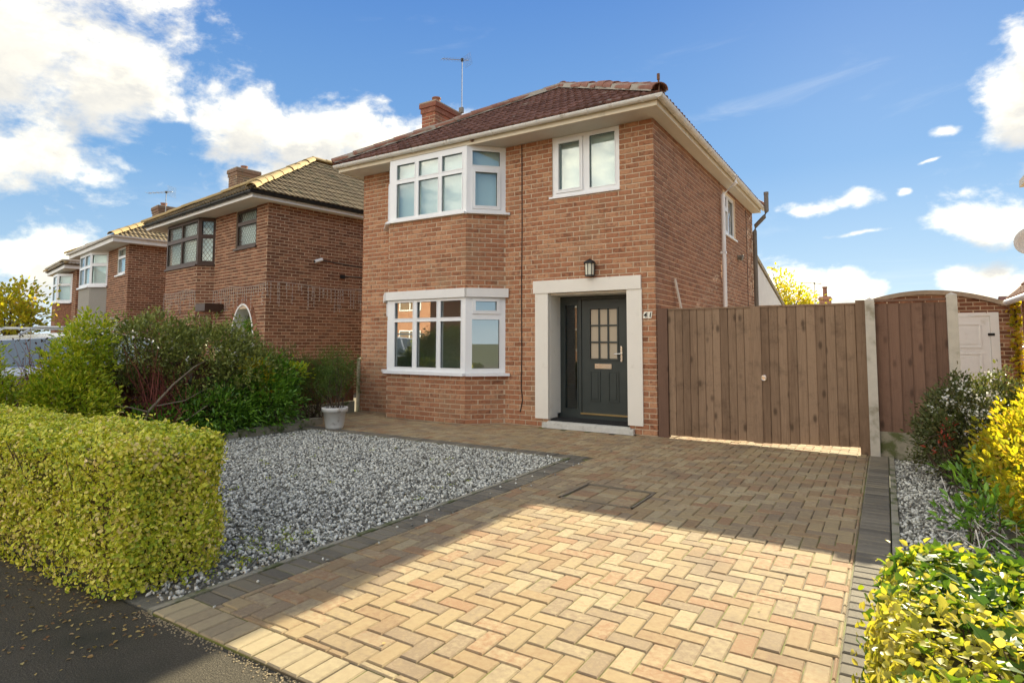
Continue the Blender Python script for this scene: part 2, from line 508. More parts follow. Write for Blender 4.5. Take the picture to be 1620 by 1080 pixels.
M['wood'] = wood_mat('gate_timber', [(.085, .052, .032), (.19, .122, .076), (.31, .208, .132), (.23, .150, .096)], (.055, .035, .022))
M['wood_dark'] = wood_mat('fence_timber', [(.075, .042, .029), (.15, .086, .058), (.21, .122, .082), (.165, .10, .068)], (.06, .034, .024))
M['wood_red'] = wood_mat('low_fence_timber', [(.11, .045, .022), (.19, .08, .04), (.24, .11, .055)], (.06, .03, .016))
M['wood_white'] = mat('painted_plank', [(.58, .53, .45), (.70, .65, .56)], 12., .9, rough=.7)
M['concrete'] = mat('concrete', [(.44, .40, .33), (.60, .55, .46)], 10., .8, bump=.35, bscale=140., dirt=((.26, .23, .16), 3., .55, .75))
M['concrete_mossy'] = mat('mossy_concrete', [(.24, .21, .15), (.42, .38, .28)], 9., .8, bump=.4, bscale=100., dirt=((.11, .12, .045), 4.5, .46, .62))
M['sand'] = mat('jointing_sand', [(.085, .066, .040), (.15, .115, .068)], 60., .9, bump=.6, bscale=200., dirt=((.19, .20, .045), 1.9, .44, .60))
M['block'] = mat('paving_block', [(.240, .138, .078), (.33, .224, .118), (.39, .292, .156), (.275, .200, .125), (.43, .340, .196), (.325, .190, .102), (.37, .268, .146)],
                 30., .26, True, .9, .6, 240., dirt=((.20, .145, .095), 1.1, .50, .80))
M['block_dark'] = mat('charcoal_paving_block', [(.11, .098, .075), (.18, .155, .115), (.25, .215, .155)], 30., .35, True, .9, .5, 260.,
                      dirt=((.24, .20, .13), 1.0, .50, .75))
M['block_front'] = mat('weathered_paving_block', [(.24, .185, .115), (.36, .28, .165), (.42, .34, .20), (.29, .225, .14)], 30., .35, True, .9, .5, 260.)
M['asphalt'] = mat('asphalt', [(.034, .028, .018), (.080, .067, .045), (.17, .145, .10)], 130., 1., bump=1., bscale=170., detail=3.,
                   dirt=((.045, .042, .026), .9, .5, .75))
M['soil'] = mat('garden_soil', [(.022, .016, .010), (.060, .043, .027)], 18., .9, bump=1., bscale=45., dirt=((.055, .06, .018), 2., .55, .7))
M['grass_far'] = mat('rough_ground', [(.05, .055, .02), (.09, .085, .04)], 2., .9)
M['gravel'] = mat('gravel_stone', [(.11, .105, .09), (.24, .23, .195), (.38, .365, .31), (.56, .54, .46), (.74, .715, .61), (.87, .845, .74)], 40., .15, True, .75, .3, 200.)
M['gravel_bed'] = mat('gravel_fines', [(.13, .12, .09), (.26, .24, .19)], 90., .9, bump=1., bscale=120.)
M['twig_pale'] = mat('pale_bark', [(.16, .12, .08), (.30, .24, .16)], 30., .9)
M['twig'] = mat('bark', [(.050, .033, .022), (.115, .080, .052)], 30., .9)
M['twig_red'] = mat('red_bark', [(.16, .045, .03), (.30, .09, .06)], 20., .9)
M['core'] = mat('twig_core', [(.085, .068, .028), (.17, .135, .05)], 25., .9, rough=1.)
M['terracotta_white'] = mat('whitewashed_pot', [(.66, .63, .57), (.78, .75, .69)], 8., .9, bump=.25, bscale=60., dirt=((.38, .33, .27), 7., .56, .70))
M['render'] = mat('white_render', [(.70, .67, .62), (.80, .77, .72)], 3., .8, bump=.2)
M['pebbledash'] = mat('grey_pebbledash', [(.26, .24, .20), (.38, .35, .30)], 60., .9, bump=.5)
M['silver'] = mat('silver_car_paint', [(.52, .54, .58), (.58, .60, .64)], 2., .8, rough=.25, metal=.55, spec=.6)
M['rubber'] = mat('tyre_rubber', [(.012, .012, .012), (.025, .025, .025)], 30., .8)
M['garage_felt'] = mat('weathered_roof_edge', [(.26, .20, .14), (.40, .32, .23)], 8., .9)
M['fairy_wire'] = mat('clear_light_wire', [(.42, .37, .31), (.66, .61, .54)], 30., .9, rough=.4)
M['dish'] = mat('satellite_dish', [(.55, .53, .48), (.66, .64, .59)], 4., .8, rough=.5)
M['plate'] = mat('number_plate_white', [(.80, .76, .62), (.86, .82, .70)], 9., .8, rough=.35)
M['ink'] = mat('black_digit', [(.012, .012, .012), (.02, .02, .02)], 9., .8)
M['far_brick'] = brick_tex_mat('far_brick_across', (.36, .15, .08), (.44, .20, .11), (.5, .4, .3), False)
M['far_brick_y'] = brick_tex_mat('far_brick_along', (.30, .12, .065), (.38, .165, .09), (.46, .36, .26), True)
M['privet'] = leaf_mat('golden_privet_leaf', [(.16, .25, .022), (.32, .42, .028), (.54, .59, .04), (.72, .71, .055), (.80, .74, .10), (.80, .64, .22), (.82, .65, .38)], .2)
M['ivy'] = leaf_mat('ivy_leaf', [(.035, .085, .020), (.07, .15, .022), (.14, .24, .025), (.24, .33, .05)], .38, .5, .3)
M['ivy_pale'] = leaf_mat('golden_ivy_leaf', [(.26, .30, .04), (.44, .42, .05), (.55, .48, .10), (.60, .54, .22)], .42, .5, .3)
M['choisya'] = leaf_mat('glossy_green_leaf', [(.06, .13, .018), (.12, .26, .024), (.20, .38, .032), (.30, .50, .055)], .2, .32, .5)
M['dark_leaf'] = leaf_mat('dark_green_leaf', [(.10, .12, .03), (.20, .23, .05), (.31, .34, .075), (.44, .44, .12)], .15, .4)
M['euonymus'] = leaf_mat('yellow_green_leaf', [(.16, .29, .018), (.34, .46, .026), (.56, .58, .045), (.72, .64, .09)], .42)
M['bronze_leaf'] = leaf_mat('bronze_leaf', [(.055, .018, .014), (.10, .035, .024), (.07, .055, .02), (.13, .06, .035)], .35)
M['yellow_leaf'] = leaf_mat('autumn_yellow_leaf', [(.12, .20, .02), (.30, .34, .02), (.52, .46, .025), (.62, .50, .03), (.42, .44, .03), (.64, .38, .04), (.66, .56, .16)], .5)
M['viburnum'] = leaf_mat('viburnum_leaf', [(.06, .085, .03), (.11, .14, .045), (.17, .18, .065), (.19, .14, .085)], .3, .4)
M['red_leaf'] = leaf_mat('red_leaf', [(.38, .05, .035), (.5, .09, .06), (.42, .11, .05)], .4)
M['conifer'] = leaf_mat('feathery_green_leaf', [(.055, .095, .016), (.10, .165, .024), (.16, .23, .035)], .3, .5)
M['petal'] = leaf_mat('white_petal', [(.72, .70, .60), (.82, .80, .72)], .3, .6, .2, (1, 1, 1))
M['dead_leaf'] = leaf_mat('fallen_leaf', [(.22, .10, .03), (.38, .26, .08), (.46, .36, .14), (.20, .08, .035), (.55, .48, .24)], .15, .6, .2)

# ------------------------------------------------------------------ the ground
def sheet(name, x0, x1, y0, y1, z, m, nx=1, ny=1):
    b = B().box(x0, x1, y0, y1, z - .12, z)
    return tag(obj(name, b, m), kind='structure')


DX0, DX1, DY0 = -.35, 2.92, -7.08               # driveway: left, right and front edge
tag(obj('ground', B().quad((-400, -400, -.30), (400, -400, -.30), (400, 400, -.30), (-400, 400, -.30)), M['grass_far']), kind='structure')
sheet('pavement', -60, 60, -9.6, DY0 - .004, -.016, M['asphalt'])
sheet('road', -60, 60, -17.5, -9.72, -.12, M['asphalt'])
sheet('garden_soil', -6.4, DX0 - .07, -7.05, -2.22, -.035, M['soil'])
sheet('flower_bed', DX1 + .07, 6.5, -7.05, .0, -.035, M['soil'])
sheet('neighbour_drive', -40, -6.5, -7.05, 14, -.04, M['block_dark'])
sheet('rear_yard', -6.3, 9, 1.6, 16, -.03, M['concrete'])
for i, (nm, x0, x1, y0, y1) in enumerate([('verge_kerb', -60, 60, -9.72, -9.6)]):
    tag(obj(nm, B().box(x0, x1, y0, y1, -.30, -.01), M['concrete']), kind='structure')

# ------------------------------------------------------------------ block paving
drive = tag(obj('driveway', B().box(DX0 - .0, DX1, DY0, 1.6, -.24, -.0085).box(-6.2, DX0, -2.2, -.004, -.24, -.0085), M['sand']), kind='structure')


def block_verts(l, w, c=.006, h=.045):
    x, y = l / 2, w / 2
    v = [(-x, -y, -h), (x, -y, -h), (x, y, -h), (-x, y, -h), (-x, -y, -c), (x, -y, -c), (x, y, -c), (-x, y, -c),
         (-x + c, -y + c, 0), (x - c, -y + c, 0), (x - c, y - c, 0), (-x + c, y - c, 0)]
    f = [(0, 1, 5, 4), (1, 2, 6, 5), (2, 3, 7, 6), (3, 0, 4, 7), (4, 5, 9, 8), (5, 6, 10, 9), (6, 7, 11, 10), (7, 4, 8, 11), (8, 9, 10, 11)]
    return v, f


MH = (.37, 1.07, -3.90, -3.28)                  # hole for the recessed cover
blocks = []                                     # (cx, cy, len_x, len_y, kind)


def add_block(x0, x1, y0, y1, kind, hole=MH):
    if x1 - x0 < .014 or y1 - y0 < .014: return
    if hole and x0 < hole[1] and x1 > hole[0] and y0 < hole[3] and y1 > hole[2]:
        for a, b, c, d in ((x0, min(x1, hole[0]), y0, y1), (max(x0, hole[1]), x1, y0, y1),
                           (max(x0, hole[0]), min(x1, hole[1]), y0, min(y1, hole[2])), (max(x0, hole[0]), min(x1, hole[1]), max(y0, hole[3]), y1)):
            if b - a > .03 and d - c > .03:
                blocks.append(((a + b) / 2, (c + d) / 2, b - a, d - c, kind))
        return
    blocks.append(((x0 + x1) / 2, (y0 + y1) / 2, x1 - x0, y1 - y0, kind))


def herring(rx0, rx1, ry0, ry1, kind, s=.1035, skip=None):
    for i in range(int(rx0 / s) - 3, int(rx1 / s) + 3):
        for j in range(int(ry0 / s) - 3, int(ry1 / s) + 3):
            k = (i - j) % 4
            if k == 0: r = (i * s, (i + 2) * s, j * s, (j + 1) * s)
            elif k == 3: r = (i * s, (i + 1) * s, j * s, (j + 2) * s)
            else: continue
            x0, x1, y0, y1 = max(r[0], rx0), min(r[1], rx1), max(r[2], ry0), min(r[3], ry1)
            if x1 > x0 and y1 > y0 and not (skip and skip(x0, x1, y0, y1)):
                add_block(x0, x1, y0, y1, kind)


herring(DX0 + .207, DX1 - .207, DY0 + .207, 1.5, 0)
herring(-6.15, DX0 + .207, -1.98, 0., 0, skip=lambda x0, x1, y0, y1: (x0 < -2.6 and y1 > -.52 and x1 > -5.6 and (y0 + y1) / 2 > -.5 + max(0, (x0 + x1) / 2 + 3.2, -5.02 - (x0 + x1) / 2)) or (y1 > -.1 and -1.95 < (x0 + x1) / 2 < -.33))
y = DY0 + .21
while y < 1.4:                                  # soldier courses along both sides
    if y < -2.22: add_block(DX0, DX0 + .204, y, y + .1015, 1)
    add_block(DX1 - .204, DX1, y, y + .1015, 1)
    y += .1035
x = DX0
while x < DX1 - .05:
    add_block(x, x + .1015, DY0, DY0 + .204, 2)
    x += .1035
x = -6.1
while x < DX0 + .1:
    add_block(x, x + .1015, -2.2, -1.985, 1)
    x += .1035
seen = sorted(range(len(blocks)), key=lambda i: -px_area((blocks[i][0], blocks[i][1], 0), (0, 0, 1), blocks[i][2] * blocks[i][3]))
solo = set(seen[:300])
cache = {}
BM = [M['block'], M['block_dark'], M['block_front']]
rest = {0: B(), 1: B(), 2: B()}
for i, (cx, cy, lx, ly, k) in enumerate(blocks):
    lx, ly = (lx - .0055, ly - .0055) if k != 1 else (lx - .005, ly - .009) if lx > ly else (lx - .009, ly - .005)
    zz, rx, ry = random.gauss(0, .0016), random.gauss(0, .004), random.gauss(0, .004)
    rz = random.gauss(0, .006)
    if i in solo:
        key = (round(lx, 3), round(ly, 3), k)
        if key not in cache:
            cache[key] = raw_mesh('paving_block', *block_verts(lx, ly))
        o = link('paving_block', cache[key], BM[k], drive, (cx, cy, zz))
        o.rotation_euler = (rx, ry, rz)
    else:
        v, f = block_verts(lx, ly)
        mtx = Matrix.Translation((cx, cy, zz)) @ Matrix.Rotation(rz, 4, 'Z') @ Matrix.Rotation(rx, 4, 'X') @ Matrix.Rotation(ry, 4, 'Y')
        rest[k].add([mtx @ Vector(p) for p in v], f)
for k, nm in ((0, 'block_paving'), (1, 'edging_blocks'), (2, 'front_edging_blocks')):
    if rest[k].v: tag(obj(nm, rest[k], BM[k], drive), kind='stuff')
# concrete haunching strips beside the blocks
tag(obj('gravel_edging', B().box(DX0 - .05, DX0 - .006, DY0, -2.2, -.2, .004).box(-5.2, DX0 - .05, -2.245, -2.206, -.2, .002), M['concrete_mossy']), kind='structure')
tag(obj('kerb_strip', B().box(DX1 + .006, DX1 + .055, DY0 + .3, -.02, -.2, .016), M['concrete_mossy']), kind='structure')

# recessed inspection cover
mh = thing('inspection_cover', 'recessed metal framed inspection cover filled with paving blocks in the driveway', 'drain cover', (.72, -3.6, 0))
b = B()
for a in ((MH[0], MH[1], MH[2], MH[2] + .016), (MH[0], MH[1], MH[3] - .016, MH[3]), (MH[0], MH[0] + .016, MH[2], MH[3]), (MH[1] - .016, MH[1], MH[2], MH[3])):
    b.box(*a, -.05, .007)
obj('frame', b, M['frame_metal'], mh)
obj('tray', B().box(MH[0] + .03, MH[1] - .03, MH[2] + .03, MH[3] - .03, -.05, -.016), M['sand'], mh)
tx0, ty0 = MH[0] + .04, MH[2] + .045
for i in range(3):
    for j in range(5):
        v, f = block_verts(.198, .098)
        o = link('paving_block', cache.setdefault('tray', raw_mesh('paving_block', v, f)), BM[0], mh, (tx0 + .1 + i * .207, ty0 + .05 + j * .106, .001 + random.gauss(0, .001)))
        o.rotation_euler = (random.gauss(0, .004), random.gauss(0, .004), 0)

# ------------------------------------------------------------------ gravel
ICO_V = []
bm = bmesh.new()
bmesh.ops.create_icosphere(bm, subdivisions=1, radius=1)
ICO_V = np.array([v.co[:] for v in bm.verts])
ICO_F = np.array([[v.index for v in f.verts] for f in bm.faces])
bm.free()


def gravel(name, x0, x1, y0, y1, n, z, keep=None):
    p = np.stack([rng.uniform(x0, x1, n), rng.uniform(y0, y1, n), z + rng.uniform(-.006, .010, n)], 1)
    if keep is not None:
        p = p[keep(p)]
    n = len(p)
    sz = (.0065 + .015 * rng.beta(1.6, 2.6, n))[:, None] * rng.uniform(.65, 1.25, (n, 3))
    sz[:, 2] *= .7
    q = rng.normal(size=(n, 4))
    q /= np.linalg.norm(q, axis=1)[:, None]
    w, x, y, zq = q.T
    Rm = np.stack([np.stack([1 - 2 * (y * y + zq * zq), 2 * (x * y - zq * w), 2 * (x * zq + y * w)], 1),
                   np.stack([2 * (x * y + zq * w), 1 - 2 * (x * x + zq * zq), 2 * (y * zq - x * w)], 1),
                   np.stack([2 * (x * zq - y * w), 2 * (y * zq + x * w), 1 - 2 * (x * x + y * y)], 1)], 1)
    v = ICO_V[None] * (1 + rng.normal(0, .14, (n, 12)))[:, :, None] * sz[:, None, :]
    v = np.einsum('nij,nkj->nki', Rm, v) + p[:, None, :]
    f = (ICO_F[None] + (np.arange(n) * 12)[:, None, None]).reshape(-1, 3)
    return tag(np_obj(name, v.reshape(-1, 3), f, M['gravel']), kind='stuff')


sheet('gravel_base', -5.25, DX0 - .055, -7.06, -2.25, -.02, M['gravel_bed'])
sheet('gravel_base', DX1 + .06, 3.75, -6.2, -.12, -.02, M['gravel_bed'])
gravel('gravel', -5.22, DX0 - .055, -6.98, -2.25, 44000, -.006, lambda p: (p[:, 0] > -4.9 + .18 * (p[:, 1] + 2.2)) & (rng.uniform(size=len(p)) < np.where(p[:, 1] < -6.35, .45, 1.)))
gravel('gravel_strip', DX1 + .06, 3.62, -5.6, -.16, 5600, -.006, lambda p: rng.uniform(size=len(p)) < np.where(p[:, 0] > 3.4, .5, 1.))


# ------------------------------------------------------------------ leaves
T_OVAL = (np.array([(0, 0, 0), (.32, -.5, .13), (.72, -.40, .10), (1, 0, -.04), (.72, .40, .10), (.32, .5, .13)]), np.array([(0, 1, 2, 3), (0, 3, 4, 5)]))
T_IVY = (np.array([(0, 0, 0), (-.10, -.42, .05), (.34, -.52, .10), (.50, -.24, .05), (1, 0, -.06), (.50, .24, .05), (.34, .52, .10), (-.10, .42, .05)]),
         np.array([(0, 1, 2, 3), (0, 3, 4, 4), (0, 4, 5, 5), (0, 5, 6, 7)]))


def leaf_arrays(p, d, size, width, tpl=T_OVAL, face=None, flop=.6):
    """leaf blades at p pointing along d; face: preferred normals"""
    n = len(p)
    d = d / (np.linalg.norm(d, axis=1)[:, None] + 1e-9)
    nn = (face if face is not None else np.tile([0, 0, 1.], (n, 1))) + rng.normal(0, flop, (n, 3))
    s = np.cross(nn, d)
    s /= np.linalg.norm(s, axis=1)[:, None] + 1e-9
    h = np.cross(d, s)
    T, Fc = tpl
    sz = np.broadcast_to(np.asarray(size, float), (n,))[:, None, None]
    v = p[:, None, :] + sz * (T[None, :, 0:1] * d[:, None, :] + width * T[None, :, 1:2] * s[:, None, :] + T[None, :, 2:3] * h[:, None, :])
    f = (Fc[None] + (np.arange(n) * len(T))[:, None, None]).reshape(-1, Fc.shape[1])
    return v.reshape(-1, 3), f


def foliage(name, p, d, size, width, m, parent, tpl=T_OVAL, face=None, flop=.6, kind='stuff'):
    v, f = leaf_arrays(p, d, size, width, tpl, face, flop)
    if tpl is T_IVY:                            # drop the doubled corner of the triangles
        me_b = B()
        me_b.v = [tuple(q) for q in v]
        me_b.f = [tuple(q) if q[2] != q[3] else tuple(q[:3]) for q in f.tolist()]
        o = obj(name, me_b, m, parent)
    else:
        o = np_obj(name, v, f, m, parent)
    if kind: o['kind'] = kind
    return o


def lump(dirs, k, amp):
    r = np.ones(len(dirs))
    rr = np.random.default_rng(k)
    for _ in range(7):
        a = rr.normal(size=3) * rr.uniform(1.5, 4.5)
        r += amp * np.sin(dirs @ a * 2 + rr.uniform(0, 6.28)) / 2.2
    return r


def shrub_points(ells, n, seed=1, amp=.16, inner=.55, zmin=.02):
    """sprig positions and outward directions through the outer part of overlapping ellipsoids"""
    P, D = [], []
    vol = np.array([e[1][0] * e[1][1] * e[1][2] for e in ells]) ** .67
    for k, ((c, r), nn) in enumerate(zip(ells, (n * vol / vol.sum()).astype(int))):
        d = rng.normal(size=(nn, 3))
        d /= np.linalg.norm(d, axis=1)[:, None]
        rad = (inner + (1 - inner) * rng.uniform(size=nn) ** .55) * lump(d, seed + k, amp)
        p = np.array(c) + d * np.array(r) * rad[:, None]
        o = d / np.array(r)
        P.append(p)
        D.append(o / np.linalg.norm(o, axis=1)[:, None])
    P, D = np.concatenate(P), np.concatenate(D)
    ok = P[:, 2] > zmin
    return P[ok], D[ok]


def sprigs(P, D, k, spread, up=.35):
    """k leaves round each sprig"""
    n = len(P)
    p = np.repeat(P, k, 0)
    d = np.repeat(D, k, 0)
    j = rng.normal(size=(n * k, 3))
    dirs = d * .75 + j * .6 + np.array([0, 0, up])
    return p + dirs * (rng.uniform(0, spread, n * k))[:, None], dirs


def stems(name, base, P, n, r, m, parent, wob=.12):
    b = B()
    for _ in range(n):
        e = P[rng.integers(len(P))]
        s = np.array(base) + rng.normal(0, .08, 3) * [1, 1, 0]
        s[2] = max(0.0, base[2])
        mid = s * .55 + e * .45 + rng.normal(0, wob, 3) * [1, 1, .4] + [0, 0, .1]
        q = [s, s * .6 + mid * .4 + rng.normal(0, .03, 3), mid, mid * .5 + e * .5 + rng.normal(0, .04, 3), e]
        b.tube(q, [r, r * .85, r * .65, r * .45, r * .25], 5, False)
    return obj(name, b, m, parent)


# ------------------------------------------------------------------ brickwork
CO, PITCH_B, JT = .0825, .2286, .012            # course height, brick pitch, joint


def rect_sub(r, h):
    a, b, c, d = r
    A, B_, C, D = h
    if A >= b or B_ <= a or C >= d or D <= c: return [r]
    out = []
    if a < A: out.append((a, A, c, d))
    if b > B_: out.append((B_, b, c, d))
    a2, b2 = max(a, A), min(b, B_)
    if c < C: out.append((a2, b2, c, C))
    if d > D: out.append((a2, b2, D, d))
    return out


def lay_bricks(face, seed):
    """face: dict(o, u, L, z0, z1, holes, skip). Returns (world centre, angle, normal, length, height)"""
    rr = random.Random(seed)
    o, u = np.array(face['o'], float), np.array(face['u'], float)
    n = np.array([u[1], -u[0], 0.])
    ang = math.atan2(u[1], u[0])
    out = []
    k0 = int(math.floor(face['z0'] / CO + 1e-6))
    k = k0
    while k * CO < face['z1'] - .01:
        z0, z1 = max(k * CO + JT, face['z0']), min((k + 1) * CO, face['z1'])
        off = (PITCH_B / 2 if k % 2 else 0.) + face.get('off', 0)
        i = -2
        while True:
            a = off + i * PITCH_B + rr.gauss(0, .0022)
            b = off + (i + 1) * PITCH_B - JT + rr.gauss(0, .0022)
            i += 1
            if a > face['L']: break
            a, b = max(a, -.005), min(b, face['L'] + .005)
            if b - a < .035: continue
            rs = [(a, b, z0, z1)]
            for h in face.get('holes', []):
                rs = [q for r in rs for q in rect_sub(r, h)]
            for q in rs:
                if q[1] - q[0] < .03 or q[3] - q[2] < .015: continue
                uc, zc = (q[0] + q[1]) / 2, (q[2] + q[3]) / 2
                if face.get('skip') and face['skip'](uc, zc): continue
                c = np.array([o[0] + u[0] * uc, o[1] + u[1] * uc, zc + face.get('zb', 0)])
                out.append((c, ang, n, q[1] - q[0], q[3] - q[2]))
        k += 1
    return out


def brick_unit(seed):
    rr = random.Random(seed)
    e = .0035
    j = lambda: rr.gauss(0, .0010)
    x, z, y = .5, .5, 1
    v = [(-.5, .5, -.5), (.5, .5, -.5), (.5, .5, .5), (-.5, .5, .5)]      # back (into the wall), y is scaled to depth
    ex, ez = .016, .05
    v += [(-.5 + ex + j() * 4, -.5 + j() * 30, -.5 + ez + j() * 12), (.5 - ex + j() * 4, -.5 + j() * 30, -.5 + ez + j() * 12),
          (.5 - ex + j() * 4, -.5 + j() * 30, .5 - ez + j() * 12), (-.5 + ex + j() * 4, -.5 + j() * 30, .5 - ez + j() * 12)]
    f = [(4, 5, 6, 7), (0, 1, 5, 4), (1, 2, 6, 5), (2, 3, 7, 6), (3, 0, 4, 7)]
    return v, f


BRICKS = [brick_unit(s) for s in range(5)]


def place_bricks(lst, groups, wall, nsolo):
    """lst: bricks with a material index; the nsolo largest in view become objects, the rest one mesh per material"""
    size = np.array([px_area(c, n, l * h) for c, a, n, l, h, g in lst])
    order = np.argsort(-size)
    pick = set(order[:nsolo][size[order[:nsolo]] > 20].tolist())
    meshes = {}
    rest = {}
    rr = random.Random(3)
    for i, (c, a, n, l, h, g) in enumerate(lst):
        s = rr.randrange(5)
        dep = .016 + rr.gauss(0, .0012)
        if i in pick:
            if (s, g) not in meshes:
                meshes[(s, g)] = raw_mesh('brick', *BRICKS[s])
            o = link('brick', meshes[(s, g)], groups[g], wall, c)
            o.rotation_euler = (rr.gauss(0, .006), 0, a + rr.gauss(0, .006))
            o.scale = (l, dep, h)
        else:
            ca, sa = math.cos(a), math.sin(a)
            t1, t2 = rr.gauss(0, .006), rr.gauss(0, .006)
            vs = []
            for x, y, z in BRICKS[s][0]:
                X, Y, Z = x * l, y * dep + t1 * z * h + t2 * x * l, z * h
                vs.append((c[0] + X * ca - Y * sa, c[1] + X * sa + Y * ca, c[2] + Z))
            rest.setdefault(g, B()).add(vs, BRICKS[s][1])
    for g, b in rest.items():
        tag(obj('brickwork', b, groups[g], wall), kind='stuff')


def wall_core(faces, m, house, depth=.11):
    b = B()
    for f in faces:
        b.plate((*f['o'], f.get('zb', 0)), f['u'], (0, f['L'], f['z0'], f['z1']), f.get('holes', []), -depth, 0, outer=False)
    return obj('wall', b, m, house)


# ------------------------------------------------------------------ windows
def window(name, parent, facets, z0, z1, fm, gm, dep=.07, sill=None, sill_mat=None, label=None):
    """facets: (p0, p1, lights) with lights (u0,u1,z0,z1,sash). One part: frame, with pane sub-parts"""
    fb, sb = B(), B()
    panes = []
    for p0, p1, lights in facets:
        p0, p1 = np.array(p0, float), np.array(p1, float)
        L = np.linalg.norm(p1 - p0)
        u = (p1 - p0) / L
        n = np.array([u[1], -u[0]])
        O = (p0[0], p0[1], 0)
        fb.plate(O, u, (0, L, z0, z1), [l[:4] for l in lights], -dep, 0, back=True)
        for l in lights:
            a, b, c, d = l[:4]
            if l[4]:                            # opening sash stands proud of the frame
                fb.plate(O, u, (a - .05, b + .05, c - .05, d + .05), [(a, b, c, d)], 0, .022)
                fb.plate(O, u, (a - .012, b + .012, c - .012, d + .012), [(a + .004, b - .004, c + .004, d - .004)], .022, .027)
            else:
                fb.plate(O, u, (a - .012, b + .012, c - .012, d + .012), [(a + .004, b - .004, c + .004, d - .004)], 0, .006)
            # black gasket line
            P = lambda q, z, k: (p0[0] + u[0] * q + n[0] * k, p0[1] + u[1] * q + n[1] * k, z)
            sb.plate(O, u, (a - .002, b + .002, c - .002, d + .002), [(a + .008, b - .008, c + .008, d - .008)], -.034, -.026)
            panes.append([P(a - .01, c - .01, -.036), P(b + .01, c - .01, -.036), P(b + .01, d + .01, -.036), P(a - .01, d + .01, -.036)])
    w = obj(name, fb, fm, parent)
    if label: w['label'] = label
    obj('gasket', sb, M['black_plastic'], w)
    for q in panes:
        nrm = np.cross(np.array(q[1]) - q[0], np.array(q[3]) - q[0])
        nrm = nrm / np.linalg.norm(nrm) * -.006
        obj('pane', B().prism(q, nrm), gm, w)
    if sill is not None:
        pts, proj, th = sill
        b = B()
        for a, c in zip(pts, pts[1:]):
            a, c = np.array(a, float), np.array(c, float)
            u = (c - a) / np.linalg.norm(c - a)
            n = np.array([u[1], -u[0]])
            q = [(*(a - n * .06), z0 - th), (*(c - n * .06), z0 - th), (*(c + n * proj), z0 - th), (*(a + n * proj), z0 - th)]
            b.prism([q[0], q[1], q[2], q[3]], (0, 0, th - .002))
        obj('sill', b, sill_mat or fm, w)
    return w


# ------------------------------------------------------------------ roofs
def tile_geo(w=.30, ln=.40, t=.028, nu=11):
    """single interlocking tile in (u, v, h): u along the eave, v up the slope"""
    us = [w * i / (nu - 1) for i in range(nu)]
    prof = [.019 * max(0., math.cos(4 * math.pi * (i / (nu - 1)) - .6)) ** .7 + .004 * (i == nu - 1) for i in range(nu)]
    v = [(u, 0, t + p) for u, p in zip(us, prof)] + [(u, ln, p) for u, p in zip(us, prof)] + [(u, .004, p - .012) for u, p in zip(us, prof)]
    f = []
    for i in range(nu - 1):
        f.append((i, i + 1, nu + i + 1, nu + i))
        f.append((2 * nu + i, 2 * nu + i + 1, i + 1, i))
    return v, f


TILE = tile_geo()


def roof_plane(E0, u, s, L, SL, cl, cr_, tm, roof, nsolo, store):
    """E0 eave start, u eave direction, s unit up-slope, L eave length, SL slope length, cl/cr_: hip run per metre of slope each side"""
    E0, u, s = (np.array(q, float) for q in (E0, u, s))
    nrm = np.cross(u, s)
    gw, gl = .297, .345
    k = 0
    while k * gl < SL - .05:
        j = -1
        while j * gw < L + gw:
            a0, b0 = j * gw, k * gl
            j += 1
            jit = random.gauss(0, .004)
            vs = [(p[0] + a0, p[1] + b0 + jit, p[2]) for p in TILE[0]]
            inside = [p[0] - p[1] * cl >= -.01 and (L - p[0]) - p[1] * cr_ >= -.01 and p[1] <= SL for p in vs]
            if not any(inside): continue
            fs = TILE[1]
            full = all(inside)
            if not full:
                bm = bmesh.new()
                bv = [bm.verts.new(p) for p in vs]
                for f in fs: bm.faces.new([bv[i] for i in f])
                for co, no in (((0, 0, 0), (-1, cl, 0)), ((L, 0, 0), (1, cr_, 0)), ((0, SL, 0), (0, 1, 0))):
                    bmesh.ops.bisect_plane(bm, geom=bm.verts[:] + bm.edges[:] + bm.faces[:], plane_co=co, plane_no=no, clear_outer=True)
                if len(bm.faces) < 3:
                    bm.free()
                    continue
                bm.verts.index_update()
                vs = [tuple(q.co) for q in bm.verts]
                fs = [tuple(q.index for q in f.verts) for f in bm.faces]
                bm.free()
            world_v = [E0 + u * p[0] + s * p[1] + nrm * p[2] for p in vs]
            c = np.mean(world_v, 0)
            area = .1 if full else .05
            store.append((px_area(c, nrm, area), full, E0 + u * a0 + s * (b0 + jit), (u, s, nrm), world_v, fs, tm))
        k += 1


def flush_tiles(store, roof, nsolo):
    order = sorted(range(len(store)), key=lambda i: -store[i][0])
    pick = {i for i in order[:nsolo] if store[i][0] > 15}
    shared = {}
    rest = {}
    for i, (a, full, o0, (u, s, n), wv, fs, tm) in enumerate(store):
        if i in pick:
            if full:
                if tm.name not in shared: shared[tm.name] = raw_mesh('roof_tile', *TILE)
                o = link('roof_tile', shared[tm.name], tm, roof, o0)
                o.rotation_euler = Matrix((u, s, n)).transposed().to_euler()
            else:
                c = np.mean(wv, 0)
                link('roof_tile', raw_mesh('roof_tile', [tuple(q - c) for q in wv], fs), tm, roof, c)
        else:
            rest.setdefault(tm.name, (B(), tm))[0].add(wv, fs)
    for b, tm in rest.values():
        tag(obj('roof_tiling', b, tm, roof), kind='stuff')


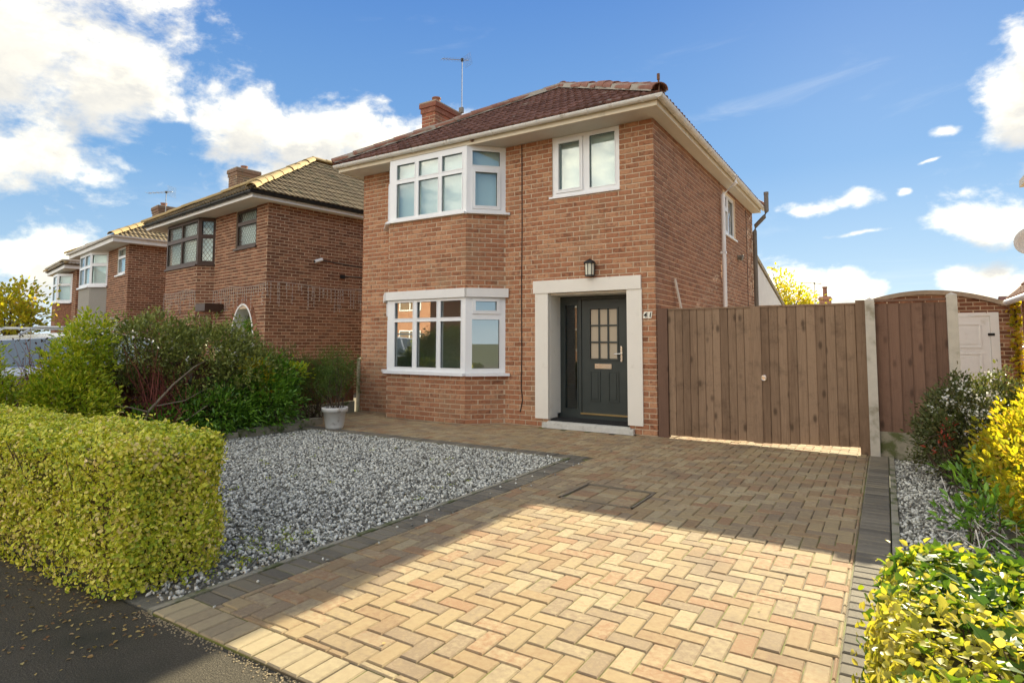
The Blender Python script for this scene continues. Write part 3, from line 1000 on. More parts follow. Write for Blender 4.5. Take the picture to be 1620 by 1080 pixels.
def ridge_run(a, b, m, roof, r=.125, ln=.44, lift=.03, cem=True):
    """half-round ridge tiles from a (low) to b (high), with a mortar bed"""
    a, b = np.array(a, float), np.array(b, float)
    L = np.linalg.norm(b - a)
    t = (b - a) / L
    side = np.cross(t, [0, 0, 1.])
    side /= np.linalg.norm(side)
    upv = np.cross(side, t)
    n = max(1, int(round(L / ln)))
    for i in range(n):
        p, q = a + t * (L * i / n - .02), a + t * (L * (i + 1) / n + .02)
        g = B()
        vs = []
        for k, (pt, rr) in enumerate(((p, r * 1.06), (q, r * .96))):
            for ra in (rr, rr - .016):
                for j in range(9):
                    th = math.pi * j / 8
                    vs.append(pt + side * ra * math.cos(th) + upv * (ra * math.sin(th) * .85 + lift - .05))
        fs = []
        for j in range(8):
            fs += [(j, j + 1, 18 + j + 1, 18 + j), (9 + j + 1, 9 + j, 27 + j, 27 + j + 1), (j + 1, j, 9 + j, 9 + j + 1), (18 + j, 18 + j + 1, 27 + j + 1, 27 + j)]
        g.add(vs, fs)
        o = obj('ridge_tile', g, m, roof, smooth=False)
        jt = rng.normal(0, .006, 3)
        o.location += Vector(jt)
    if cem:
        g = B()
        m_ = 14
        for sgn in (-1, 1):
            prev = None
            for i in range(m_ * 2 + 1):
                p = a + t * (L * i / (2 * m_))
                w = r * rng.uniform(.82, 1.16)
                cur = [p + side * sgn * r * .8 + upv * .05, p + side * sgn * w + upv * (-.075 + .03)]
                if prev: g.quad(prev[0], cur[0], cur[1], prev[1])
                prev = cur
        obj('mortar_bed', g, M['cement'], roof)


def hip_roof(house, X0, X1, Y0, Y1, ze, peakF, peakB, tm, rm, nsolo, sides, back_hip=True, cem=True):
    """hipped roof over the rectangle; ridge from peakF to peakB (both x,y,z)"""
    pf, pb = np.array(peakF, float), np.array(peakB, float)
    c = [np.array(q, float) for q in ((X0, Y0, ze), (X1, Y0, ze), (X1, Y1, ze), (X0, Y1, ze))]
    d = B()
    low = np.array([0, 0, -.02])
    d.add([q + low for q in c] + [pf + low, pb + low], [(0, 1, 4), (1, 2, 5, 4), (2, 3, 5), (3, 0, 4, 5), (3, 2, 1, 0)])
    roof = obj('roof', d, M['felt'], house)
    store = []
    # front
    rise, run = pf[2] - ze, pf[1] - Y0
    SL = math.hypot(rise, run)
    if 'front' in sides:
        roof_plane(c[0], (1, 0, 0), (0, run / SL, rise / SL), X1 - X0, SL, (pf[0] - X0) / SL, (X1 - pf[0]) / SL, tm, roof, nsolo, store)
    run = X1 - pf[0]
    SL = math.hypot(rise, run)
    if 'right' in sides:
        roof_plane(c[1], (0, 1, 0), (-run / SL, 0, rise / SL), Y1 - Y0, SL, (pf[1] - Y0) / SL, (Y1 - pb[1]) / SL, tm, roof, nsolo, store)
    if 'left' in sides:
        run = pf[0] - X0
        SL = math.hypot(rise, run)
        roof_plane(c[3], (0, -1, 0), (run / SL, 0, rise / SL), Y1 - Y0, SL, (Y1 - pb[1]) / SL, (pf[1] - Y0) / SL, tm, roof, nsolo, store)
    if 'back' in sides:
        run = Y1 - pb[1]
        SL = math.hypot(rise, run)
        roof_plane(c[2], (-1, 0, 0), (0, -run / SL, rise / SL), X1 - X0, SL, (X1 - pb[0]) / SL, (pb[0] - X0) / SL, tm, roof, nsolo, store)
    flush_tiles(store, roof, nsolo)
    lift = np.array([0, 0, .05])
    ridge_run(c[1] + lift, pf + lift, rm, roof, cem=cem)
    ridge_run(c[0] + lift, pf + lift, rm, roof, cem=cem)
    ridge_run(pf + lift, pb + lift, rm, roof, cem=cem)
    ridge_run(c[2] + lift, pb + lift, rm, roof, cem=False)
    return roof


def gutter(house, a, b, out, z, m, brackets=True, r=.058):
    """half-round gutter from a to b (x,y), standing out along out"""
    a, b, out = (np.array(q, float) for q in (a, b, out))
    g = B()
    prof = []
    for k in range(9):
        th = math.pi + math.pi * k / 8
        prof.append((r * math.cos(th), r * math.sin(th)))
    prof = prof + [(x * .86, y_ * .86) for x, y_ in prof[::-1]]
    ring = lambda p: [np.array([p[0] + out[0] * (x + r), p[1] + out[1] * (x + r), z + y_]) for x, y_ in prof]
    A, C = ring(a), ring(b)
    n = len(prof)
    g.add(A + C, [(i, (i + 1) % n, (i + 1) % n + n, i + n) for i in range(n)] + [tuple(range(n)), tuple(range(2 * n - 1, n - 1, -1))])
    o = obj('gutter', g, m, house, smooth=False)
    if brackets:
        L = np.linalg.norm(b - a)
        t = (b - a) / L
        k = int(L / .95)
        for i in range(k + 1):
            p = a + t * (L * (i + .35) / (k + .7))
            g = B()
            pr = [(x * 1.12, y_ * 1.12) for x, y_ in prof[:9]] + [(x * .98, y_ * .98) for x, y_ in prof[:9][::-1]]
            r1 = [np.array([*(p + out * (x + r) - t * .016), z + y_]) for x, y_ in pr]
            g.prism(r1, np.array([*(t * .032), 0]))
            obj('gutter_bracket', g, m, o)
    return o


def eaves(house, X0, X1, Y0, Y1, es, ef, H, fm, sm, gm, zt=5.01, side_left=True, zg=4.985):
    """soffit, fascia and gutters round front and sides; walls span X0..X1, Y0.."""
    b = B()
    b.box(X0 - es, X1 + es, Y0 - ef, Y0 + .05, H, H + .012)
    b.box(X1 - .05, X1 + es, Y0 + .05, Y1, H, H + .012)
    b.box(X0 - es, X0 + .05, Y0 + .05, Y1, H, H + .012)
    obj('soffit', b, sm, house)
    b = B()
    b.box(X0 - es - .02, X1 + es + .02, Y0 - ef - .02, Y0 - ef, H - .012, zt)
    obj('fascia', b, fm, house)
    obj('fascia', B().box(X1 + es, X1 + es + .02, Y0 - ef, Y1, H - .012, zt), fm, house)
    obj('fascia', B().box(X0 - es - .02, X0 - es, Y0 - ef, Y1, H - .012, zt), fm, house)
    gutter(house, (X0 - es - .07, Y0 - ef - .022), (X1 + es + .135, Y0 - ef - .022), (0, -1), zg, gm)
    gutter(house, (X1 + es + .022, Y0 - ef - .13), (X1 + es + .022, Y1 + .1), (1, 0), zg + .001, gm)


def chimney(house, x0, x1, y0, y1, z0, z1, bm_, mm, pots, corbel=True):
    ch = obj('chimney', B().box(x0, x1, y0, y1, z0, z1 - .02), mm, house)
    lst = []
    for o, u, L in (((x0, y0), (1, 0), x1 - x0), ((x1, y0), (0, 1), y1 - y0), ((x0, y1), (0, -1), y1 - y0)):
        lst += lay_bricks(dict(o=o, u=u, L=L, z0=z0, z1=z1 - 3 * CO), 8)
    g = B()
    rr = random.Random(2)
    for c, a, n, l, h in lst:
        ca, sa = math.cos(a), math.sin(a)
        g.add([(c[0] + x * l * ca - y * .016 * sa, c[1] + x * l * sa + y * .016 * ca, c[2] + z * h) for x, y, z in BRICKS[rr.randrange(5)][0]], BRICKS[0][1])
    tag(obj('brickwork', g, bm_, ch), kind='stuff')
    if corbel:
        obj('corbel', B().box(x0 - .03, x1 + .03, y0 - .03, y1 + .03, z1 - 3 * CO, z1 - 1.6 * CO).box(x0 - .055, x1 + .055, y0 - .055, y1 + .055, z1 - 1.55 * CO, z1 - .02), bm_, ch)
        obj('flaunching', B().box(x0 - .05, x1 + .05, y0 - .05, y1 + .05, z1 - .02, z1 + .012), M['cement'], ch)
    for px, py, pr, ph in pots:
        obj('chimney_pot', B().lathe((px, py, z1), [(pr * .9, 0), (pr, .03), (pr * .92, ph * .8), (pr * 1.1, ph * .85), (pr * 1.1, ph), (pr * .8, ph), (pr * .75, .05)], 14), M['ridge'], ch)
    return ch


# ================================================================== the house
HX0, HD, HH = -6.22, 8.1, 4.87
house = thing('house', 'red brick detached house with white two storey bay windows and grey front door', 'house', (-3.1, 4, 0))
PB, BXL, BXR = .50, -5.02, -3.20                # bay projection and front face ends
BWL, BWR = -5.50, -2.70                         # bay ends on the wall
fx = lambda X: X - HX0
porch = (-1.85, -.435, 0, 2.24)
win_r = (-1.765, -.555, 3.845, 4.87)
front_holes = [(fx(BWL), fx(BWR), 0, HH), (fx(porch[0]), fx(porch[1]), porch[2], porch[3]), (fx(win_r[0]), fx(win_r[1]), win_r[2], win_r[3])]
side_holes = [(4.66, 5.93, 3.81, 4.78)]
cl_len = math.hypot(PB, BXL - BWL)
cr_len = math.hypot(PB, BWR - BXR)
uR = np.array([BWR - BXR, PB]) / cr_len
uL = np.array([BXL - BWL, -PB]) / cl_len
faces = [dict(o=(HX0, 0), u=(1, 0), L=-HX0, z0=0, z1=HH, holes=front_holes, m=0, off=.05)]
for z0, z1 in ((0, .83), (2.33, 3.64)):
    faces.append(dict(o=(BXL, -PB), u=(1, 0), L=BXR - BXL, z0=z0, z1=z1, m=0, off=.02))
    faces.append(dict(o=(BXR, -PB), u=uR, L=cr_len, z0=z0, z1=z1, m=0))
    faces.append(dict(o=(BWL, 0), u=uL, L=cl_len, z0=z0, z1=z1, m=0))
side_faces = [dict(o=(0, 0), u=(0, 1), L=HD, z0=0, z1=HH, holes=side_holes, m=1, off=.114)]
left_faces = [dict(o=(HX0, HD), u=(0, -1), L=HD, z0=0, z1=HH, m=1), dict(o=(0, HD), u=(-1, 0), L=-HX0, z0=0, z1=HH, m=1)]
wall = wall_core(faces, M['mortar'], house)
lst = []
for k, f in enumerate(faces + side_faces + left_faces):
    lst += [(*q, f['m']) for q in lay_bricks(f, 20 + k)]
wall_side = wall_core(side_faces + left_faces, M['mortar_side'], house)
place_bricks(lst, [M['brick'], M['brick_side']], wall, 300)
# rooms behind the glass
obj('floor_slab', B().box(HX0 + .12, -.12, .3, HD - .12, 2.46, 2.62).box(HX0 + .12, -.12, .55, HD - .12, 0, .12), M['floor_in'], house)
obj('partition_wall', B().box(HX0 + .12, -.12, 2.3, 2.4, 2.46, 4.86).box(HX0 + .12, -2.4, 1.25, 1.35, .12, 2.46).box(-2.5, -2.4, .02, 1.25, .12, 2.46).box(-2.5, -2.4, .02, 2.3, 2.62, 4.86).box(HX0 + .12, HX0 + .14, .02, 3.6, .12, 4.86), M['room'], house)

FZ = (BXL, BXR)
sh = -.045
mull = [(-4.80, -4.35), (-4.26, -3.79), (-3.71, -3.25)]
L3 = lambda za, zb, zc, zd: [(a + sh - BXL, b + sh - BXL, za, zb, False) for a, b in mull] + [(a + sh - BXL, b + sh - BXL, zc, zd, False) for a, b in mull]
bay_pts = [(BWL - .03, -.02), (BXL, -PB), (BXR, -PB), (BWR + .06, .02)]
window('bay_window', house, [((BXL, -PB), (BXR, -PB), L3(.945, 1.775, 1.835, 2.135)),
                             ((BXR, -PB), (BWR, 0), [(.11, .60, .945, 1.80, False), (.17, .55, 1.945, 2.115, True)]),
                             ((BWL, 0), (BXL, -PB), [(.08, .58, .945, 1.80, False), (.13, .53, 1.945, 2.115, True)])],
       .87, 2.18, M['upvc'], M['glass_lower'], sill=(bay_pts, .075, .05))
window('bay_window', house, [((BXL, -PB), (BXR, -PB), L3(3.735, 4.39, 4.465, 4.755)),
                             ((BXR, -PB), (BWR, 0), [(.15, .55, 3.79, 4.40, True), (.10, .60, 4.515, 4.78, False)]),
                             ((BWL, 0), (BXL, -PB), [(.13, .53, 3.79, 4.40, True), (.08, .58, 4.515, 4.78, False)])],
       3.68, 4.868, M['upvc'], M['glass'], sill=(bay_pts, .07, .04), label='upper bay window reflecting the sky')
# painted head board over the lower bay
b = B()
cap_pts = [(BWL - .05, -.01), (BXL - .015, -PB), (BXR + .01, -PB), (BWR + .05, .0)]
for a, c in zip(cap_pts, cap_pts[1:]):
    a, c = np.array(a), np.array(c)
    u = (c - a) / np.linalg.norm(c - a)
    n = np.array([u[1], -u[0]])
    b.prism([(*(a - n * .03), 2.182), (*(c - n * .03), 2.182), (*(c + n * .05), 2.182), (*(a + n * .05), 2.182)], (0, 0, .155))
obj('bay_head', b, M['white'], house)
obj('bay_floor', B().prism([(BWL, 0, 2.2), (BXL, -PB + .02, 2.2), (BXR, -PB + .02, 2.2), (BWR, 0, 2.2)], (0, 0, .4)), M['room'], house)
w = window('window', house, [((win_r[0], .015), (win_r[1], .015), [(.12, .515, 3.955, 4.755, True), (.68, 1.13, 3.925, 4.80, False)])],
           3.85, 4.868, M['upvc'], M['glass'], sill=([(win_r[0] - .045, .015), (win_r[1] + .01, .015)], .05, .035))
w['label'] = 'two light upstairs window right of the bay'
window('window', house, [((-.03, 4.66), (-.03, 5.93), [(.08, .50, 3.90, 4.36, True), (.08, .50, 4.47, 4.70, False), (.66, 1.19, 3.89, 4.70, False)])],
       3.815, 4.78, M['upvc'], M['glass'], sill=([(-.03, 4.63), (-.03, 5.97)], .075, .035), label='narrow window in the side wall')
# curtains and blinds just inside
obj('blind', B().box(BXL + .08, BXR - .06, -PB + .13, -PB + .14, 3.7, 4.82).box(-1.74, -.58, .16, .17, 3.86, 4.86).obox((BXR - .02, -PB + .18, 3.7), (BWR - BXR - .04, PB - .04, 0), (.006, -.006, 0), (0, 0, 1.12)), M['pale_blind'], house)

# porch surround
for a in ((-2.085, -1.84), (-.45, -.208)):
    obj('porch_pillar', B().box(a[0], a[1], -.035, .06, .14, 2.222), M['cream_masonry'], house)
obj('porch_lintel', B().box(-2.118, -.215, -.05, .06, 2.224, 2.435), M['cream_masonry'], house)
obj('porch_lining', B().box(-1.87, -1.838, .062, .30, .14, 2.222).box(-1.87, -1.855, .30, .45, .20, 2.222).box(-.452, -.42, .062, .45, .14, 2.222).box(-1.85, -.44, .062, .45, 2.19, 2.222), M['cream_masonry'], house)
obj('porch_floor', B().box(-1.85, -.435, .0, .52, 0, .108), M['stone'], house)
obj('door_step', B().box(-1.93, -.35, -.085, -.008, 0, .085).box(-1.85, -.41, -.06, -.008, .085, .105), M['stone'], house)
# door frame with side light, and the door leaf
yd = .455
fr = B().plate((-1.90, yd, 0), (1, 0), (0, 1.47, .12, 2.2), [(.135, .365, .28, 2.04), (.44, 1.27, .20, 2.13)], -.07, 0, back=True)
fr.plate((-1.90, yd, 0), (1, 0), (.12, .38, .265, 2.055), [(.135, .365, .28, 2.04)], 0, .012)
dfr = obj('door_frame', fr, M['door'], house)
obj('pane', B().box(-1.90 + .13, -1.90 + .37, yd + .03, yd + .038, .275, 2.045), M['glass2'], dfr)
leafh = [(.155, .641, 1.125, 1.965)]
df = B().plate((-1.455, yd + .018, 0), (1, 0), (0, .815, .205, 2.125), leafh, -.045, 0, back=True)
df.plate((-1.455, yd + .018, 0), (1, 0), (.130, .666, 1.10, 1.99), leafh, 0, .014)
for k in (1, 2):
    xx = .155 + .486 * k / 3
    df.plate((-1.455, yd + .018, 0), (1, 0), (xx - .013, xx + .013, 1.125, 1.965), [], -.02, .004)
    zz = 1.125 + .84 * k / 3
    df.plate((-1.455, yd + .018, 0), (1, 0), (.155, .641, zz - .013, zz + .013), [], -.02, .005)
for a0, a1 in ((.150, .335), (.475, .662)):     # raised panels with a moulded edge
    df.plate((-1.455, yd + .018, 0), (1, 0), (a0, a1, .42, .93), [(a0 + .018, a1 - .018, .438, .912)], 0, .013)
    df.plate((-1.455, yd + .018, 0), (1, 0), (a0 + .042, a1 - .042, .462, .888), [], 0, .010)
door = obj('front_door', df, M['door'], house)
for i in range(3):
    for j in range(3):
        x0, z0 = -1.455 + .155 + .162 * i, 1.125 + .28 * j
        obj('pane', B().box(x0 + .008, x0 + .154, yd + .036, yd + .042, z0 + .008, z0 + .272), M['frost'], door)
obj('door_handle', B().box(-.752, -.722, yd - .004, yd + .017, 1.09, 1.34).tube([(-.737, yd - .005, 1.215), (-.737, yd - .045, 1.215), (-.84, yd - .05, 1.212)], .009, 8), M['chrome'], door)
lb = B().plate((-1.215, yd + .016, 0), (1, 0), (0, .30, .965, 1.045), [(.03, .27, .985, 1.02)], 0, .012)
lb.plate((-1.215, yd + .016, 0), (1, 0), (.03, .27, .985, 1.02), [], 0, .006)
obj('letterbox', lb, M['chrome'], door)
obj('threshold', B().box(-1.47, -.63, yd - .02, yd + .018, .198, .222), M['brass'], door)
tag(obj('doormat', B().box(-1.82, -.46, .02, .40, .109, .135), M['mat_black']), 'black ribbed doormat filling the porch floor before the front door', 'doormat')

# eaves and roof
eaves(house, HX0, 0, 0, HD, .21, .48, HH, M['cream'], M['soffit'], M['gutter_white'])
roof = hip_roof(house, HX0 - .30, .30, -.565, HD + .2, 5.015, (-3.11, 3.04, 7.20), (-3.11, 5.2, 7.20), M['tile'], M['ridge'], 300, ('front', 'right', 'left', 'back'))
obj('hip_iron', B().tube([(.26, -.50, 4.99), (.29, -.56, 5.03), (.28, -.56, 5.27)], .013, 6).box(.262, .298, -.575, -.545, 5.2, 5.29), M['rust'], roof)
chimney(house, -6.17, -5.78, 1.75, 2.62, 4.9, 7.02, M['brick_chimney'], M['mortar'], [(-5.95, 2.0, .10, .19)])
# pipes, cable, vent on the walls
dp = B().tube([(.36, 4.32, 4.95), (.36, 4.32, 4.80), (.075, 4.34, 4.58), (.075, 4.35, .0)], .043, 10)
for z in (3.3, 1.7): dp.box(.0, .12, 4.30, 4.40, z, z + .05)
obj('downpipe', dp, M['upvc'], house, smooth=False)
obj('soil_pipe', B().tube([(.09, 7.93, 0), (.09, 7.93, 4.35), (.12, 7.93, 4.5), (.34, 7.93, 4.72), (.40, 7.93, 4.86), (.40, 7.93, 5.32)], .056, 12)
    .tube([(.40, 7.93, 5.30), (.40, 7.93, 5.37)], .062, 12), M['grey_pipe'], house)
obj('cable', B().tube([(-2.36, -.012, 4.86), (-2.355, -.012, 3.4), (-2.365, -.012, 2.4), (-2.36, -.012, 1.2), (-2.37, -.012, .62), (-2.345, -.012, .42), (-2.39, -.013, .22)], .0085, 6), M['black_plastic'], house)
obj('cable', B().tube([(.012, 7.2, 4.8), (.012, 7.25, 3.3), (.012, 7.2, 2.2)], .008, 6), M['black_plastic'], house)
obj('wall_vent', B().tube([(0, 6.1, 3.43), (.10, 6.1, 3.43)], .06, 12).tube([(.09, 6.1, 3.43), (.12, 6.1, 3.42)], .075, 12), M['grey_pipe'], house)
obj('bracket', B().box(-3.09, -3.05, -.545, -.50, 4.90, 4.94), M['rust'], house)
# rear extension with sloping parapet
ext = B().prism([(-.06, HD + .1, 0), (-.06, 14.3, 0), (-.06, 14.3, 2.56), (-.06, HD + .1, 3.86)], (-5.6, 0, 0))
exto = obj('rear_extension', ext, M['render'], house)
obj('verge_tiles', B().prism([(-.02, HD + .1, 3.88), (-.02, 14.4, 2.56), (-.02, 14.4, 2.68), (-.02, HD + .1, 4.01)], (-5.7, 0, 0)), M['tile2'], exto)

# things fixed to the house
hn = thing('house_number', 'small white slanted number plates reading 41 on the brick corner', 'house number', (-.13, -.012, 1.77))
for ch, x0 in (('4', -.198), ('1', -.128)):
    b = B().prism([(x0, -.012, 1.768), (x0 + .062, -.012, 1.768), (x0 + .082, -.012, 1.872), (x0 + .018, -.012, 1.872)], (0, -.006, 0))
    pl = obj('plate', b, M['plate'], hn)
    fc = bpy.data.curves.new('digit', 'FONT')
    fc.body, fc.size, fc.shear, fc.extrude = ch, .105, .16, .001
    fc.offset = .0022
    tmp = bpy.data.objects.new('digit_curve', fc)
    COL.objects.link(tmp)
    bpy.context.view_layer.update()
    me = bpy.data.meshes.new_from_object(tmp)
    bpy.data.objects.remove(tmp)
    o = link('digit', me, None, pl, (x0 + .012 + (.006 if ch == '1' else 0), -.0195, 1.784))
    me.materials.clear()
    me.materials.append(M['ink'])
    o.rotation_euler = (R(90), 0, 0)

lt = thing('wall_lantern', 'black framed wall lantern with cream glass above the porch lintel', 'lantern', (-1.04, -.0, 2.47))
b = B().box(-1.075, -1.005, -.03, -.004, 2.52, 2.70).tube([(-1.04, -.02, 2.66), (-1.04, -.10, 2.70)], .012, 6)
obj('backplate', b, M['black_plastic'], lt)
obj('cap', B().lathe((-1.04, -.10, 2.66), [(.105, 0), (.085, .035), (.045, .055), (.015, .075), (0, .08)], 8), M['black_plastic'], lt)
obj('lamp_glass', B().lathe((-1.04, -.10, 2.475), [(.0, 0), (.072, 0), (.078, .185)], 8), M['lamp_glass'], lt)
b = B()
for k in range(8):
    a = 2 * math.pi * k / 8
    b.tube([(-1.04 + .075 * math.cos(a), -.10 + .075 * math.sin(a), 2.47), (-1.04 + .082 * math.cos(a), -.10 + .082 * math.sin(a), 2.665)], .006, 4)
b.lathe((-1.04, -.10, 2.455), [(0, 0), (.082, 0), (.082, .02), (0, .02)], 8)
obj('lamp_frame', b, M['black_plastic'], lt)


def aerial(name, label, x, y, z0, z1, boom, el, n, m, sc=1., box=False):
    t = thing(name, label, 'aerial', (x, y, z0))
    obj('mast', B().tube([(x, y, z0), (x, y, z1)], .013 * sc, 8), M['grey_mast'], t)
    d = np.array([math.cos(boom) * math.cos(el), math.sin(boom) * math.cos(el), math.sin(el)])
    s = np.array([-math.sin(boom), math.cos(boom), 0])
    c = np.array([x, y, z1 - .05])
    b = B().tube([c - d * .25 * sc, c + d * .75 * sc], .010 * sc, 6)
    for i in range(n):
        p = c + d * sc * (-.2 + .92 * i / (n - 1))
        l = (.19 - .006 * i) * sc
        b.tube([p - s * l, p + s * l], .0045 * sc, 4)
    u = np.cross(d, s)
    for k in (-1, 1):
        p = c - d * .22 * sc
        for j in range(4):
            q = p + u * k * (.03 + .045 * j) * sc
            b.tube([q - s * .2 * sc, q + s * .2 * sc], .004 * sc, 4)
    obj('antenna', b, m, t)
    obj('clamp', B().box(x - .03 * sc, x + .03 * sc, y - .03 * sc, y + .03 * sc, z1 - .09, z1 - .01), M['black_plastic'], t)
    if box: obj('amplifier_box', B().box(x - .055, x + .055, y - .05, y + .01, z0 + .42, z0 + .56), M['grey_pipe'], t)
    return t


aerial('television_aerial', 'tall thin television aerial on a steel mast behind the red brick chimney', -5.72, 2.70, 6.60, 8.43, R(250), R(-14), 10, M['steel'], .8, box=True)
tag(obj('timber_plank', B().obox((.045, .79, 2.44), (0, .075, .0), (.022, 0, 0), (.26, .70, -2.42)), M['wood_white']),
    'pale painted plank leaning on the brick side wall behind the gate', 'plank')

# ================================================================== gates, posts and fence
GY = .03


def board_leaf(t, x0, x1, z0, z1, n, m, y, th=.02):
    w = (x1 - x0) / n
    for i in range(n):
        a = x0 + w * i
        g = .004
        c = .006
        yy = y + random.gauss(0, .0012)
        p = [(a + g / 2, yy + c, 0), (a + g / 2 + c, yy, 0), (a + w - g / 2 - c, yy, 0), (a + w - g / 2, yy + c, 0), (a + w - g / 2, y + .012, 0), (a + w + .004, y + .012, 0), (a + w + .004, y + th + .001 * (i % 2), 0), (a - .004, y + th + .001 * (i % 2), 0), (a - .004, y + .0125, 0), (a + g / 2, y + .0125, 0)]
        zb0, zb1 = z0(a + w / 2) + random.gauss(0, .002), z1
        o = obj('board', B().prism([(q[0], q[1], zb0) for q in p], (0, 0, zb1 - zb0)), m, t)


gl = thing('wooden_gate', 'narrower left leaf of the brown boarded driveway gates, next to the house', 'gate', (.78, GY, 0), 'driveway gate leaves')
board_leaf(gl, .174, 1.365, lambda x: .035, 1.885, 11, M['wood'], GY)
obj('top_rail', B().box(.18, 1.37, GY - .012, GY + .05, 1.887, 1.91), M['wood'], gl)
obj('back_frame', B().box(.19, 1.36, GY + .022, GY + .06, .25, .34).box(.19, 1.36, GY + .022, GY + .06, 1.6, 1.69).box(.19, .28, GY + .022, GY + .06, .06, 1.88), M['wood_dark'], gl)
gr = thing('wooden_gate', 'wider right leaf of the brown boarded driveway gates, with a ring latch', 'gate', (2.0, GY, 0), 'driveway gate leaves')
board_leaf(gr, 1.465, 2.62, lambda x: .035 + .045 * (x - 1.4) / 1.2, 1.89, 10, M['wood'], GY)
obj('closing_strip', B().box(1.352, 1.476, GY - .016, GY - .001, .03, 1.905), M['wood'], gr)
obj('top_rail', B().box(1.462, 2.625, GY - .012, GY + .05, 1.892, 1.915), M['wood'], gr)
obj('back_frame', B().box(1.47, 2.6, GY + .022, GY + .06, .25, .34).box(1.47, 2.6, GY + .022, GY + .06, 1.6, 1.69).box(2.52, 2.61, GY + .022, GY + .06, .1, 1.88), M['wood_dark'], gr)
b = B().lathe((0, 0, 0), [(0, .012), (.036, .012), (.042, .006), (.042, 0)], 16)
b.v = [(1.50 + p[0], GY - .002 - p[2], .92 + p[1]) for p in b.v]
b.tube([(1.50 + .03 * math.cos(a), GY - .02, .915 + .03 * math.sin(a)) for a in np.linspace(0, 6.28, 14)], .005, 6)
obj('ring_latch', b, M['chrome'], gr)
tag(obj('gate_post', B().box(.018, .172, GY - .03, GY + .07, -.1, 1.915), M['wood_dark']), 'dark timber gate post fixed to the brick corner of the house', 'gate post', 'timber gate posts')
tag(obj('gate_post', B().box(2.624, 2.7295, GY - .03, GY + .07, -.1, 1.945), M['wood']), 'brown timber gate post against the first concrete post', 'gate post', 'timber gate posts')


def concrete_post(x, y, w, h, label, m=None, lean=0.):
    b = B()
    r = w / 2
    e = .008
    b.add([(x - r, y - r, -.1), (x + r, y - r, -.1), (x + r, y + r, -.1), (x - r, y + r, -.1),
           (x - r + lean, y - r, h - .035), (x + r + lean, y - r, h - .035), (x + r + lean, y + r, h - .035), (x - r + lean, y + r, h - .035), (x + lean, y, h)],
          [(0, 1, 5, 4), (1, 2, 6, 5), (2, 3, 7, 6), (3, 0, 4, 7), (4, 5, 8), (5, 6, 8), (6, 7, 8), (7, 4, 8)])
    return tag(obj('concrete_post', b, m or M['concrete'], loc=(x, y, 0)), label, 'fence post', 'concrete fence posts')


concrete_post(2.783, .02, .105, 1.975, 'pale concrete fence post between the gate and the dark fence panel')
concrete_post(3.625, .02, .105, 2.01, 'pale concrete fence post left of the white garage door')
concrete_post(-6.36, .10, .085, 1.09, 'short grey concrete post at the left corner of the house', M['concrete_mossy'])
fp = thing('board_fence', 'dark brown vertical board fence panel between two concrete posts', 'fence', (3.2, .03, 0))
xs = np.linspace(2.84, 3.57, 7)
for i in range(6):
    o = obj('board', B().prism([(xs[i] - .012, GY + .012, 0), (xs[i + 1] + .004, GY - .004, 0), (xs[i + 1] + .004, GY + .012, 0), (xs[i] - .012, GY + .022, 0)], (0, 0, 1.60)), M['wood_dark'], fp)
    o.location.z += .294
obj('capping', B().box(2.836, 3.572, GY - .02, GY + .05, 1.918, 1.945), M['wood_dark'], fp)
tag(obj('gravel_board', B().box(2.836, 3.572, GY - .005, GY + .04, -.1, .30), M['concrete_mossy']), 'mossy concrete gravel board under the dark fence panel', 'gravel board')

lf = thing('fence', 'low reddish brown board fence along the left boundary behind the pot', 'fence', (-6.42, -2.5, 0))
for k in range(3):
    y0 = -.0 - 1.75 * k
    for i in range(7):
        z0 = .20 + i * .124
        obj('board', B().prism([(-6.41, y0 - 1.70, z0), (-6.39, y0 - 1.70, z0), (-6.405, y0 - 1.70, z0 + .135), (-6.415, y0 - 1.70, z0 + .135)], (0, 1.68, 0)), M['wood_red'], lf)
    if k: obj('post', B().box(-6.46, -6.37, y0 - .03, y0 + .06, -.1, 1.09), M['concrete_mossy'], lf)
    obj('gravel_board', B().box(-6.43, -6.385, y0 - 1.70, y0 - .0, -.1, .195), M['concrete_mossy'], lf)

# stones edging the left bed
se = thing('stone_edging', 'row of rough pale edging stones along the left shrub bed', 'edging', (-5.4, -2.6, 0))
y = -1.75
i = 0
while y > -4.3:
    l = random.uniform(.42, .6)
    x0 = -5.42 + .085 * (i + 1) * .6
    h = random.uniform(.10, .13)
    bm = bmesh.new()
    bmesh.ops.create_cube(bm, size=1)
    bmesh.ops.subdivide_edges(bm, edges=bm.edges[:], cuts=1)
    for v in bm.verts:
        v.co = Vector((v.co.x * .16 * (1 + random.gauss(0, .05)), v.co.y * l * (1 + random.gauss(0, .012)), v.co.z * h * (1 + random.gauss(0, .06))))
    b = B().add([(x0 + v.co.x, y - l / 2 + v.co.y, h / 2 - .02 + v.co.z) for v in bm.verts], [tuple(q.index for q in f.verts) for f in bm.faces])
    bm.free()
    obj('stone', b, M['concrete_mossy'], se)
    y -= l + .015
    i += 1


